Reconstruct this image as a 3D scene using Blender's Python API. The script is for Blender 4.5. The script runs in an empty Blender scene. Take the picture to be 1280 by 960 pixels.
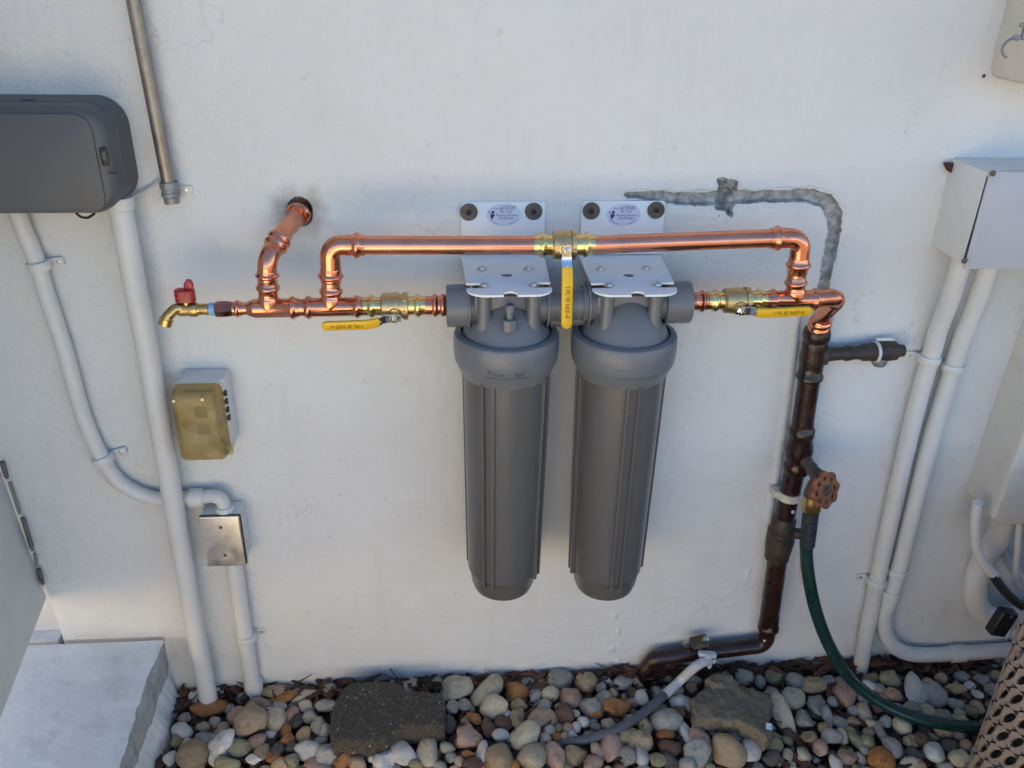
import bpy, bmesh, math, random
from mathutils import Vector, Matrix, noise
R_ = math.radians
V = Vector
rng = random.Random(11)
S = bpy.context.scene
C = S.collection

# ------------------------------------------------------------------ camera
FPX = 1080.0                                   # focal length in photo pixels (1280 wide)
CAM = V((0.0, -1.5, 0.0))
D_ = V((-40, 2166, 1080)).normalized()         # world down, seen by the camera (x right, y down, z forward)
R0 = V((14000, -280, 1080))
R0 = (R0 - D_ * R0.dot(D_)).normalized()       # world right along the wall
N_ = R0.cross(D_).normalized()                 # into the wall
def ray(px, py):
    v = V((px - 640, py - 480, FPX))
    return V((v.dot(R0), v.dot(N_), -v.dot(D_)))
_w = ray(700, 843)
CAM.z = -_w.z * (1.5 / _w.y)                   # gravel level at the wall is z = 0
def at(px, py, out=0.0):                       # point seen at a pixel, "out" metres in front of the wall
    w = ray(px, py)
    return CAM + w * ((-out - CAM.y) / w.y)
def atz(px, py, z):                            # point seen at a pixel on the level z
    w = ray(px, py)
    return CAM + w * ((z - CAM.z) / w.z)
def mpp(p):                                    # metres per photo pixel at a point
    v = p - CAM
    fw = V((R0.z, N_.z, -D_.z))
    return v.dot(fw) / FPX
cd = bpy.data.cameras.new('camera')
cam = bpy.data.objects.new('camera', cd); C.objects.link(cam)
cd.sensor_width = 36.0; cd.lens = FPX / 1280 * 36
cd.clip_start = 0.01; cd.clip_end = 500
xr = V((R0.x, N_.x, -D_.x)); yd = V((R0.y, N_.y, -D_.y)); zf = V((R0.z, N_.z, -D_.z))
M = Matrix((xr, -yd, -zf)).transposed().to_4x4(); M.translation = CAM
cam.matrix_world = M
S.camera = cam

# ------------------------------------------------------------------ sky, sun, exposure
SUN_EL, SUN_AZ = R_(56), R_(-14)                # azimuth measured from +Y (behind the house) towards +X
wd = bpy.data.worlds.new('World'); S.world = wd; wd.use_nodes = True
nt = wd.node_tree; nt.nodes.clear()
sk = nt.nodes.new('ShaderNodeTexSky'); sk.sky_type = 'NISHITA'; sk.sun_disc = False
sk.sun_elevation = SUN_EL; sk.sun_rotation = SUN_AZ; sk.air_density = 1.0; sk.dust_density = 0.2; sk.ozone_density = 4.0
bg = nt.nodes.new('ShaderNodeBackground'); bg.inputs[1].default_value = 0.058
wo = nt.nodes.new('ShaderNodeOutputWorld')
nt.links.new(sk.outputs[0], bg.inputs[0]); nt.links.new(bg.outputs[0], wo.inputs[0])
sl = bpy.data.lights.new('sun', 'SUN'); sl.energy = 5.0; sl.angle = R_(0.53); sl.color = (1.0, 0.90, 0.74)
so = bpy.data.objects.new('sun', sl); C.objects.link(so)
sd = V((math.sin(SUN_AZ) * math.cos(SUN_EL), math.cos(SUN_AZ) * math.cos(SUN_EL), math.sin(SUN_EL)))
so.rotation_euler = sd.to_track_quat('Z', 'Y').to_euler(); so.location = sd * 20
vs = S.view_settings; vs.view_transform = 'Standard'; vs.look = 'None'; vs.gamma = 1; vs.use_curve_mapping = False
vs.exposure = 2.46
S.render.engine = 'CYCLES'
S.cycles.use_denoising = True
S.cycles.max_bounces = 6; S.cycles.diffuse_bounces = 3; S.cycles.glossy_bounces = 3; S.cycles.transmission_bounces = 4; S.cycles.transparent_max_bounces = 8
S.cycles.use_adaptive_sampling = True; S.cycles.adaptive_threshold = 0.02
S.cycles.caustics_reflective = False
S.cycles.caustics_refractive = False

# ------------------------------------------------------------------ materials
def nodes_of(name):
    m = bpy.data.materials.new(name); m.use_nodes = True
    n = m.node_tree.nodes; l = m.node_tree.links
    return m, n, l, n['Principled BSDF']
def coords(n, l, scale=(1, 1, 1), kind='Object', off=(0, 0, 0)):
    tc = n.new('ShaderNodeTexCoord'); mp = n.new('ShaderNodeMapping')
    mp.inputs['Scale'].default_value = scale; mp.inputs['Location'].default_value = off
    l.new(tc.outputs[kind], mp.inputs[0]); return mp.outputs[0]
def noise_n(n, l, co, scale, detail=4, rough=0.55):
    t = n.new('ShaderNodeTexNoise'); t.inputs['Scale'].default_value = scale
    t.inputs['Detail'].default_value = detail; t.inputs['Roughness'].default_value = rough
    l.new(co, t.inputs['Vector']); return t
def ramp(n, l, fac, stops):
    r = n.new('ShaderNodeValToRGB'); e = r.color_ramp.elements
    while len(e) < len(stops): e.new(0.5)
    for k, (p, c) in enumerate(stops):
        e[k].position = p; e[k].color = (*c, 1) if len(c) == 3 else c
    l.new(fac, r.inputs[0]); return r
def mixc(n, l, fac, a, b, mode='MIX'):
    m = n.new('ShaderNodeMix'); m.data_type = 'RGBA'; m.blend_type = mode
    for sock, v in ((m.inputs[0], fac), (m.inputs[6], a), (m.inputs[7], b)):
        if hasattr(v, 'links') or hasattr(v, 'is_linked'): l.new(v, sock)
        elif isinstance(v, (int, float)): sock.default_value = v
        else: sock.default_value = (*v, 1)
    return m.outputs[2]
def bump(n, l, b, h, strength=0.3, dist=0.01, prev=None):
    bn = n.new('ShaderNodeBump'); bn.inputs['Strength'].default_value = strength; bn.inputs['Distance'].default_value = dist
    l.new(h, bn.inputs['Height'])
    if prev is not None: l.new(prev, bn.inputs['Normal'])
    l.new(bn.outputs[0], b.inputs['Normal']); return bn.outputs[0]
def mat(name, col, rough=0.5, metal=0.0, var=0.15, vscale=25, bs=0.15, bscale=120, bdist=0.002, spec=0.5, dirt=None, dirt_amt=0.5, dscale=9, rvar=0.12, coat=0):
    """one painted / plastic / metal surface with mottled colour, uneven gloss and a fine relief"""
    m, n, l, b = nodes_of(name)
    co = coords(n, l)
    t = noise_n(n, l, co, vscale, 5)
    lo = tuple(c * (1 - var) for c in col); hi = tuple(min(1, c * (1 + var)) for c in col)
    c = ramp(n, l, t.outputs[0], [(0.3, lo), (0.7, hi)]).outputs[0]
    if dirt:
        d = noise_n(n, l, co, dscale, 8, 0.7)
        f = ramp(n, l, d.outputs[0], [(0.5, (0, 0, 0)), (0.72, (dirt_amt,) * 3)]).outputs[0]
        c = mixc(n, l, f, c, dirt)
    l.new(c, b.inputs['Base Color'])
    rr = ramp(n, l, t.outputs[0], [(0.25, (max(0, rough - rvar),) * 3), (0.75, (min(1, rough + rvar),) * 3)])
    l.new(rr.outputs[0], b.inputs['Roughness'])
    b.inputs['Metallic'].default_value = metal
    b.inputs['Specular IOR Level'].default_value = spec
    b.inputs['Coat Weight'].default_value = coat
    if bs > 0:
        bump(n, l, b, noise_n(n, l, co, bscale, 3).outputs[0], bs, bdist)
    return m

MT = {}
# the plaster wall: old white paint, brush relief, bare cement where the chase was cut
def wall_material():
    m, n, l, b = nodes_of('wall_paint')
    co = coords(n, l)
    base = (0.70, 0.685, 0.655)
    big = noise_n(n, l, co, 2.2, 5, 0.6)
    c = ramp(n, l, big.outputs[0], [(0.3, (0.675, 0.67, 0.65)), (0.7, (0.745, 0.74, 0.72))]).outputs[0]
    st = noise_n(n, l, coords(n, l, (9, 9, 1.2)), 2.0, 6, 0.65)                  # faint runs down the wall
    f = ramp(n, l, st.outputs[0], [(0.55, (0, 0, 0)), (0.8, (0.22,) * 3)]).outputs[0]
    c = mixc(n, l, f, c, (0.52, 0.48, 0.41))
    sp = noise_n(n, l, co, 34, 3, 0.6)                                           # specks and scuffs
    f2 = ramp(n, l, sp.outputs[0], [(0.655, (0, 0, 0)), (0.72, (0.30,) * 3)]).outputs[0]
    c = mixc(n, l, f2, c, (0.45, 0.43, 0.40))
    wn_ = noise_n(n, l, co, 6, 4, 0.6); wm = n.new('ShaderNodeVectorMath'); wm.operation = 'MULTIPLY_ADD'
    l.new(wn_.outputs['Color'], wm.inputs[0]); wm.inputs[1].default_value = (0.35, 0.35, 0.35); l.new(co, wm.inputs[2])
    vo = n.new('ShaderNodeTexVoronoi'); vo.feature = 'DISTANCE_TO_EDGE'; vo.inputs['Scale'].default_value = 2.3; l.new(wm.outputs[0], vo.inputs['Vector'])
    cr_ = ramp(n, l, vo.outputs['Distance'], [(0.0, (1, 1, 1)), (0.0045, (0, 0, 0))]).outputs[0]
    cmk = ramp(n, l, noise_n(n, l, co, 3.1, 3, 0.5).outputs[0], [(0.52, (0, 0, 0)), (0.62, (0.30,) * 3)]).outputs[0]
    cf = n.new('ShaderNodeMath'); cf.operation = 'MULTIPLY'; l.new(cr_, cf.inputs[0]); l.new(cmk, cf.inputs[1])
    c = mixc(n, l, cf.outputs[0], c, (0.30, 0.28, 0.25))
    at_ = n.new('ShaderNodeAttribute'); at_.attribute_name = 'chase'
    cm = noise_n(n, l, co, 60, 8, 0.7)
    cem = ramp(n, l, cm.outputs[0], [(0.32, (0.19, 0.185, 0.175)), (0.48, (0.36, 0.35, 0.335)), (0.62, (0.56, 0.55, 0.53))]).outputs[0]
    ad = n.new('ShaderNodeMath'); ad.operation = 'MULTIPLY_ADD'; l.new(cm.outputs[0], ad.inputs[0]); ad.inputs[1].default_value = 0.5; l.new(at_.outputs['Fac'], ad.inputs[2])
    fe = ramp(n, l, ad.outputs[0], [(0.62, (0, 0, 0)), (0.72, (1, 1, 1))]).outputs[0]
    c = mixc(n, l, fe, c, cem)
    a2 = n.new('ShaderNodeAttribute'); a2.attribute_name = 'soot'                # scorch round the pipe hole, splash at the foot
    dn = noise_n(n, l, co, 45, 6, 0.7)
    md = n.new('ShaderNodeMath'); md.operation = 'MULTIPLY'; l.new(a2.outputs['Fac'], md.inputs[0]); l.new(dn.outputs[0], md.inputs[1])
    fs = ramp(n, l, md.outputs[0], [(0.14, (0, 0, 0)), (0.62, (0.62,) * 3)]).outputs[0]
    c = mixc(n, l, fs, c, (0.24, 0.20, 0.145))
    l.new(c, b.inputs['Base Color'])
    b.inputs['Roughness'].default_value = 0.55
    b.inputs['Specular IOR Level'].default_value = 0.35
    h1 = noise_n(n, l, coords(n, l, (1, 1, 1.6)), 55, 4, 0.6)
    p = bump(n, l, b, h1.outputs[0], 0.55, 0.006)
    h2 = noise_n(n, l, co, 9, 2, 0.5)
    p = bump(n, l, b, h2.outputs[0], 0.5, 0.02, p)
    h3 = noise_n(n, l, co, 260, 1, 0.5)
    bump(n, l, b, h3.outputs[0], 0.10, 0.002, p)
    return m
MT['wall'] = wall_material()
MT['step'] = mat('step_paint', (0.82, 0.81, 0.78), 0.6, var=0.07, vscale=12, bs=0.5, bscale=60, bdist=0.004, dirt=(0.42, 0.40, 0.37), dirt_amt=0.45, dscale=14)
MT['step_raw'] = mat('step_bare_cement', (0.43, 0.41, 0.38), 0.85, var=0.2, vscale=30, bs=0.35, bscale=90, bdist=0.006)
MT['white_pvc'] = mat('white_painted_conduit', (0.66, 0.65, 0.62), 0.42, var=0.05, vscale=9, bs=0.12, bscale=70, dirt=(0.46, 0.43, 0.38), dirt_amt=0.3, dscale=18)
MT['white_box'] = mat('white_painted_box', (0.66, 0.655, 0.63), 0.45, var=0.05, vscale=8, bs=0.15, bscale=60, dirt=(0.42, 0.39, 0.34), dirt_amt=0.35, dscale=12)
MT['aged_box'] = mat('aged_cream_box', (0.62, 0.59, 0.53), 0.5, var=0.06, vscale=6, bs=0.1, bscale=60, dirt=(0.36, 0.31, 0.25), dirt_amt=0.5, dscale=10)
MT['pale_steel'] = mat('pale_grey_painted_steel', (0.47, 0.48, 0.52), 0.42, var=0.04, vscale=7, bs=0.06, bscale=60, dirt=(0.3, 0.29, 0.28), dirt_amt=0.25, dscale=16)
MT['door'] = mat('door_paint', (0.66, 0.64, 0.575), 0.5, var=0.05, vscale=5, bs=0.1, bscale=40, dirt=(0.44, 0.4, 0.33), dirt_amt=0.3, dscale=7)
MT['grey_case'] = mat('dark_grey_plastic_case', (0.088, 0.092, 0.097), 0.5, var=0.06, vscale=14, bs=0.25, bscale=700, bdist=0.0006, rvar=0.05)
MT['black'] = mat('black_plastic', (0.014, 0.014, 0.016), 0.45, var=0.3, bs=0.1)
MT['hinge'] = mat('dark_grey_hinge_steel', (0.14, 0.14, 0.142), 0.5, metal=0.4, var=0.3, bs=0.2)
MT['rubber'] = mat('black_rubber', (0.02, 0.02, 0.021), 0.6, var=0.3, bs=0.1)
MT['galv'] = mat('weathered_galvanised_steel', (0.30, 0.27, 0.235), 0.42, metal=0.75, var=0.3, vscale=18, bs=0.3, bscale=90, dirt=(0.13, 0.085, 0.055), dirt_amt=0.75, dscale=11)
MT['galv_grey'] = mat('grey_zinc_fitting', (0.26, 0.27, 0.28), 0.5, metal=0.6, var=0.2, vscale=40, bs=0.3, bscale=160)
MT['copper'] = mat('polished_copper', (0.74, 0.315, 0.205), 0.23, metal=1.0, var=0.12, vscale=16, bs=0.06, bscale=70, dirt=(0.40, 0.155, 0.085), dirt_amt=0.55, dscale=13, rvar=0.08)
MT['copper_fit'] = mat('copper_fitting', (0.76, 0.305, 0.185), 0.16, metal=1.0, var=0.1, vscale=30, bs=0.08, bscale=55, bdist=0.003, dirt=(0.38, 0.13, 0.07), dirt_amt=0.6, dscale=24, rvar=0.06)
MT['copper_dark'] = mat('tarnished_copper', (0.30, 0.115, 0.08), 0.3, metal=1.0, var=0.25, vscale=30, bs=0.1)
MT['brass'] = mat('polished_brass', (0.80, 0.59, 0.25), 0.13, metal=1.0, var=0.08, vscale=20, bs=0.05, bscale=60, rvar=0.05)
MT['brass_cast'] = mat('cast_brass', (0.58, 0.44, 0.22), 0.40, metal=1.0, var=0.15, vscale=40, bs=0.3, bscale=420, bdist=0.0008)
MT['brass_old'] = mat('aged_brass', (0.60, 0.42, 0.16), 0.32, metal=1.0, var=0.25, vscale=35, bs=0.2, bscale=140, dirt=(0.22, 0.13, 0.06), dirt_amt=0.6, dscale=30)
MT['chrome'] = mat('chromed_steel', (0.70, 0.70, 0.71), 0.14, metal=1.0, var=0.08, bs=0.05)
MT['steel'] = mat('brushed_stainless', (0.74, 0.72, 0.70), 0.40, metal=1.0, var=0.10, vscale=30, bs=0.10, bscale=60, dirt=(0.50, 0.41, 0.34), dirt_amt=0.35, dscale=40)
MT['zinc'] = mat('zinc_screw', (0.55, 0.55, 0.56), 0.3, metal=1.0, var=0.15, bs=0.05)
MT['yellow'] = mat('yellow_vinyl_grip', (0.80, 0.47, 0.015), 0.35, var=0.06, vscale=30, bs=0.08, bscale=200)
MT['ink'] = mat('dark_print', (0.025, 0.022, 0.03), 0.6, var=0.2, bs=0)
MT['ink_blue'] = mat('navy_print', (0.03, 0.03, 0.12), 0.6, var=0.2, bs=0)
MT['print_brown'] = mat('worn_brown_print', (0.16, 0.085, 0.012), 0.6, var=0.3, bs=0)
MT['red'] = mat('red_enamel_handle', (0.33, 0.012, 0.018), 0.3, var=0.15, vscale=40, bs=0.1)
MT['tape'] = mat('blue_thread_tape', (0.20, 0.42, 0.72), 0.5, var=0.25, vscale=120, bs=0.3, bscale=300)
MT['bracket'] = mat('white_powder_coat', (0.82, 0.82, 0.82), 0.42, var=0.02, vscale=8, bs=0.06, bscale=500, bdist=0.0006)
MT['sticker'] = mat('sticker_paper', (0.66, 0.67, 0.78), 0.4, var=0.02, bs=0)
MT['washer'] = mat('grey_brown_washer', (0.115, 0.10, 0.085), 0.42, metal=0.4, var=0.25, vscale=60, bs=0.2, bscale=200)
MT['filter'] = mat('grey_filter_plastic', (0.150, 0.157, 0.170), 0.34, var=0.07, vscale=12, bs=0.25, bscale=900, bdist=0.0005, rvar=0.03)
MT['bowl'] = mat('grey_filter_bowl_plastic', (0.106, 0.102, 0.098), 0.28, var=0.0, vscale=6, bs=0.2, bscale=900, bdist=0.0005, rvar=0.0)
MT['brown'] = mat('brown_gloss_painted_pipe', (0.024, 0.009, 0.007), 0.27, var=0.35, vscale=20, bs=0.35, bscale=50, bdist=0.004, dirt=(0.05, 0.026, 0.018), dirt_amt=0.3, dscale=26)
MT['brown_old'] = mat('dark_rusty_fitting', (0.038, 0.026, 0.02), 0.5, var=0.5, vscale=50, bs=0.7, bscale=110, bdist=0.005, dirt=(0.11, 0.075, 0.05), dirt_amt=0.5, dscale=40)
MT['grey_stem'] = mat('weathered_grey_brown_casting', (0.085, 0.068, 0.05), 0.6, metal=0.3, var=0.35, vscale=60, bs=0.6, bscale=120, bdist=0.004)
MT['rust'] = mat('rusty_orange_wheel', (0.25, 0.085, 0.038), 0.5, metal=0.35, var=0.4, vscale=70, bs=0.6, bscale=150, bdist=0.003, dirt=(0.08, 0.035, 0.02), dirt_amt=0.8, dscale=60)
MT['ivory'] = mat('ivory_strap', (0.62, 0.58, 0.47), 0.5, var=0.1, bs=0.2, dirt=(0.3, 0.24, 0.16), dirt_amt=0.4, dscale=40)
MT['hose'] = mat('dark_green_hose', (0.006, 0.034, 0.029), 0.3, var=0.2, vscale=25, bs=0.15, bscale=120, spec=0.6)
MT['wire_grey'] = mat('blue_grey_cable', (0.085, 0.09, 0.105), 0.5, var=0.25, vscale=30, bs=0.3, bscale=90)
MT['wire_white'] = mat('white_painted_cable', (0.55, 0.55, 0.54), 0.55, var=0.15, vscale=50, bs=0.5, bscale=130, bdist=0.003, dirt=(0.25, 0.24, 0.23), dirt_amt=0.5, dscale=40)
MT['clamp_paint'] = mat('painted_bronze_clamp', (0.60, 0.61, 0.63), 0.5, var=0.12, vscale=60, bs=0.4, bscale=160, dirt=(0.3, 0.22, 0.15), dirt_amt=0.5, dscale=60)
MT['paver'] = None
MT['grille'] = mat('beige_moulded_grille', (0.40, 0.305, 0.25), 0.5, var=0.07, vscale=12, bs=0.2, bscale=300, bdist=0.001, dirt=(0.16, 0.12, 0.09), dirt_amt=0.35, dscale=16)
MT['coil'] = mat('dark_coil_fins', (0.03, 0.03, 0.032), 0.6, var=0.3, bs=0.2)
MT['cardboard'] = mat('dark_red_cardboard', (0.06, 0.022, 0.016), 0.8, var=0.4, bs=0.3)
MT['soil'] = mat('dark_mulch_soil', (0.055, 0.033, 0.02), 0.95, var=0.6, vscale=45, bs=1.0, bscale=60, bdist=0.02)
MT['leaf'] = mat('rotting_leaf_litter', (0.085, 0.034, 0.018), 0.75, var=0.6, vscale=20, bs=0.3)
MT['twig'] = mat('dead_twig', (0.045, 0.03, 0.02), 0.85, var=0.4, bs=0.4)
MT['yard'] = mat('concrete_yard', (0.42, 0.36, 0.28), 0.9, var=0.15, vscale=3, bs=0.3, bscale=30)
MT['lawn'] = mat('bare_dry_yard', (0.105, 0.082, 0.06), 0.95, var=0.4, vscale=3, bs=0.6, bscale=40)
MT['bounce_render'] = mat('cream_bounce_render', (0.76, 0.66, 0.50), 0.85, var=0.08, vscale=3, bs=0.3, bscale=30)  # surface of the added wall that bounces warm light
MT['unseen_roof'] = mat('eave_paint', (0.6, 0.58, 0.54), 0.7, var=0.1, bs=0.1)
MT['scrap'] = mat('pale_blue_plastic_scrap', (0.42, 0.62, 0.68), 0.3, var=0.2, bs=0.3)
def amber():
    m, n, l, b = nodes_of('yellowed_clear_cover')
    co = coords(n, l)
    t = noise_n(n, l, co, 22, 3, 0.5)
    c = ramp(n, l, t.outputs[0], [(0.3, (0.42, 0.34, 0.17)), (0.7, (0.60, 0.52, 0.31))]).outputs[0]
    l.new(c, b.inputs['Base Color'])
    r = ramp(n, l, t.outputs[0], [(0.3, (0.16,) * 3), (0.7, (0.36,) * 3)])
    l.new(r.outputs[0], b.inputs['Roughness'])
    tr = n.new('ShaderNodeBsdfTransparent'); tr.inputs[0].default_value = (0.89, 0.81, 0.62, 1)
    mx = n.new('ShaderNodeMixShader'); fr = ramp(n, l, t.outputs[0], [(0.3, (0.20,) * 3), (0.7, (0.36,) * 3)])
    l.new(fr.outputs[0], mx.inputs[0]); l.new(tr.outputs[0], mx.inputs[1]); l.new(b.outputs[0], mx.inputs[2])
    l.new(mx.outputs[0], n['Material Output'].inputs[0])
    return m
MT['amber'] = amber()
def paver_material():
    m, n, l, b = nodes_of('dark_exposed_aggregate')
    co = coords(n, l)
    v = n.new('ShaderNodeTexVoronoi'); v.inputs['Scale'].default_value = 250; l.new(co, v.inputs['Vector'])
    sp = ramp(n, l, v.outputs['Color'], [(0.0, (0.024, 0.020, 0.015)), (0.66, (0.080, 0.066, 0.049)), (0.90, (0.14, 0.115, 0.085)), (0.95, (0.52, 0.46, 0.36))]).outputs[0]
    d = noise_n(n, l, co, 14, 5)
    f = ramp(n, l, d.outputs[0], [(0.4, (0, 0, 0)), (0.7, (0.6,) * 3)]).outputs[0]
    l.new(mixc(n, l, f, sp, (0.075, 0.062, 0.046)), b.inputs['Base Color'])
    b.inputs['Roughness'].default_value = 0.85
    p = bump(n, l, b, v.outputs['Distance'], 0.7, 0.003)
    bump(n, l, b, noise_n(n, l, co, 50, 4).outputs[0], 0.6, 0.005, p)
    return m
MT['paver'] = paver_material()
def stone_material(name, cols, rough=0.55, bs=0.35, vein=0.25):
    m, n, l, b = nodes_of(name)
    oi = n.new('ShaderNodeObjectInfo')
    tc = n.new('ShaderNodeTexCoord'); ad = n.new('ShaderNodeVectorMath'); ad.operation = 'ADD'
    sc = n.new('ShaderNodeVectorMath'); sc.operation = 'SCALE'; cx = n.new('ShaderNodeCombineXYZ')
    for k in range(3): l.new(oi.outputs['Random'], cx.inputs[k])
    l.new(cx.outputs[0], sc.inputs[0]); sc.inputs['Scale'].default_value = 37.0
    l.new(tc.outputs['Object'], ad.inputs[0]); l.new(sc.outputs[0], ad.inputs[1])
    co = ad.outputs[0]
    t = noise_n(n, l, co, 1.4, 6, 0.62)
    k = len(cols)
    c = ramp(n, l, t.outputs[0], [(0.28 + 0.44 * i / (k - 1), cols[i]) for i in range(k)]).outputs[0]
    w = noise_n(n, l, co, 2.6, 9, 0.75)
    f = ramp(n, l, w.outputs[0], [(0.56, (0, 0, 0)), (0.66, (vein,) * 3)]).outputs[0]
    c = mixc(n, l, f, c, tuple(x * 0.35 for x in cols[0]))
    # one pebble differs from the next in tone
    hs = n.new('ShaderNodeHueSaturation'); rv = n.new('ShaderNodeMapRange')
    l.new(oi.outputs['Random'], rv.inputs[0]); rv.inputs[3].default_value = 0.88; rv.inputs[4].default_value = 1.32
    l.new(rv.outputs[0], hs.inputs['Value']); l.new(c, hs.inputs['Color'])
    l.new(hs.outputs[0], b.inputs['Base Color'])
    b.inputs['Roughness'].default_value = rough
    p = bump(n, l, b, noise_n(n, l, co, 5, 6, 0.6).outputs[0], bs, 0.05)
    bump(n, l, b, noise_n(n, l, co, 28, 3, 0.6).outputs[0], bs * 0.5, 0.02, p)
    return m
ST = {
    'white':  stone_material('white_stone', [(0.40, 0.375, 0.32), (0.60, 0.565, 0.50), (0.48, 0.455, 0.40)], vein=0.45),
    'grey':   stone_material('grey_stone', [(0.16, 0.148, 0.125), (0.33, 0.31, 0.27), (0.23, 0.215, 0.185)], vein=0.4),
    'cream':  stone_material('cream_stone', [(0.30, 0.255, 0.165), (0.50, 0.44, 0.31), (0.40, 0.345, 0.235)], vein=0.4),
    'tan':    stone_material('tan_stone', [(0.19, 0.125, 0.065), (0.38, 0.28, 0.165), (0.29, 0.215, 0.13)], vein=0.4),
    'pink':   stone_material('pink_stone', [(0.24, 0.14, 0.10), (0.41, 0.27, 0.205), (0.32, 0.22, 0.17)], vein=0.35),
    'orange': stone_material('orange_stone', [(0.13, 0.045, 0.012), (0.36, 0.155, 0.042), (0.25, 0.105, 0.032)], vein=0.5),
    'brown':  stone_material('brown_stone', [(0.045, 0.022, 0.014), (0.12, 0.064, 0.04), (0.085, 0.048, 0.032)]),
    'olive':  stone_material('olive_stone', [(0.14, 0.12, 0.06), (0.28, 0.245, 0.14), (0.21, 0.185, 0.105)], vein=0.4),
    'dark':   stone_material('dark_grey_stone', [(0.04, 0.037, 0.033), (0.085, 0.078, 0.07), (0.06, 0.056, 0.05)]),
}
MT['rock'] = stone_material('flat_rock_stone', [(0.085, 0.068, 0.045), (0.20, 0.165, 0.115), (0.125, 0.105, 0.075)], rough=0.85, bs=1.0, vein=0.6)

# ------------------------------------------------------------------ mesh helpers
def frame_of(d):
    d = d.normalized()
    u = d.cross(V((0, 0, 1)))
    if u.length < 1e-4: u = d.cross(V((0, 1, 0)))
    u.normalize(); return u, d.cross(u).normalized() * -1
class MB:
    def __init__(self): self.v = []; self.f = []; self.mi = []; self.cur = 0
    def add(self, vs_, fs):
        o = len(self.v); self.v += [V(p) for p in vs_]
        for f in fs: self.f.append([i + o for i in f]); self.mi.append(self.cur)
        return self
    def sweep(self, pts, r, seg=20, caps=True, scale=(1, 1), up=None):
        n = len(pts); rs = r if isinstance(r, (list, tuple)) else [r] * n
        pts = [V(p) for p in pts]
        t0 = (pts[1] - pts[0]).normalized()
        u, w = frame_of(t0)
        if up is not None:
            w = (V(up) - t0 * V(up).dot(t0)).normalized(); u = w.cross(t0).normalized()
        vs_ = []; prev = t0
        for i in range(n):
            if i == 0: t = t0
            elif i == n - 1: t = (pts[-1] - pts[-2]).normalized()
            else:
                t = ((pts[i] - pts[i-1]).normalized() + (pts[i+1] - pts[i]).normalized())
                t = t.normalized() if t.length > 1e-6 else prev
            q = prev.rotation_difference(t); u = q @ u; w = q @ w; prev = t
            for k in range(seg):
                a = 2 * math.pi * k / seg
                vs_.append(pts[i] + u * (math.cos(a) * rs[i] * scale[0]) + w * (math.sin(a) * rs[i] * scale[1]))
        fs = [[i*seg + k, i*seg + (k+1) % seg, (i+1)*seg + (k+1) % seg, (i+1)*seg + k] for i in range(n-1) for k in range(seg)]
        if caps: fs += [list(range(seg))[::-1], [(n-1)*seg + k for k in range(seg)]]
        return self.add(vs_, fs)
    def lathe(self, p0, d, prof, seg=28, caps=True):
        d = V(d).normalized(); u, w = frame_of(d); p0 = V(p0); n = len(prof); vs_ = []
        for t, r in prof:
            for k in range(seg):
                a = 2 * math.pi * k / seg
                vs_.append(p0 + d * t + (u * math.cos(a) + w * math.sin(a)) * r)
        fs = [[i*seg + k, i*seg + (k+1) % seg, (i+1)*seg + (k+1) % seg, (i+1)*seg + k] for i in range(n-1) for k in range(seg)]
        if caps: fs += [list(range(seg))[::-1], [(n-1)*seg + k for k in range(seg)]]
        return self.add(vs_, fs)
    def box(self, c, size, rot=None, bevel=0.0, bseg=2):
        bm = bmesh.new(); bmesh.ops.create_cube(bm, size=1)
        for v in bm.verts: v.co = V((v.co.x * size[0], v.co.y * size[1], v.co.z * size[2]))
        if bevel: bmesh.ops.bevel(bm, geom=bm.edges[:], offset=bevel, segments=bseg, affect='EDGES', profile=0.5)
        return self.bm(bm, Matrix.Translation(V(c)) @ (rot.to_4x4() if rot is not None else Matrix()))
    def bm(self, bm, mtx=None):
        bm.verts.index_update()
        vs_ = [(mtx @ v.co) if mtx is not None else v.co.copy() for v in bm.verts]
        fs = [[v.index for v in f.verts] for f in bm.faces]; bm.free(); return self.add(vs_, fs)
    def prism(self, outline, o, ux, uy, nrm, depth, bevel=0.0, bseg=2, side='front'):
        """outline (2D) in the plane o + x*ux + y*uy, extruded by depth along nrm; the far rim bevelled"""
        ux, uy, nrm, o = V(ux), V(uy), V(nrm), V(o)
        bm = bmesh.new()
        vs_ = [bm.verts.new(o + ux * x + uy * y) for x, y in outline]
        f = bm.faces.new(vs_)
        g = bmesh.ops.extrude_face_region(bm, geom=[f])
        nv = [e for e in g['geom'] if isinstance(e, bmesh.types.BMVert)]
        for v in nv: v.co += nrm * depth
        top = [e for e in g['geom'] if isinstance(e, bmesh.types.BMFace)]
        if bevel:
            ed = list({e for t in top for e in t.edges})
            bmesh.ops.bevel(bm, geom=ed, offset=bevel, segments=bseg, affect='EDGES', profile=0.5)
        bmesh.ops.recalc_face_normals(bm, faces=bm.faces[:])
        return self.bm(bm)
    def fix(self):
        return self
ORIGIN = {}
def root_origin(o):
    while o is not None and o.parent is not None: o = o.parent
    return ORIGIN.get(o.name, V()) if o is not None else V()
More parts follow.
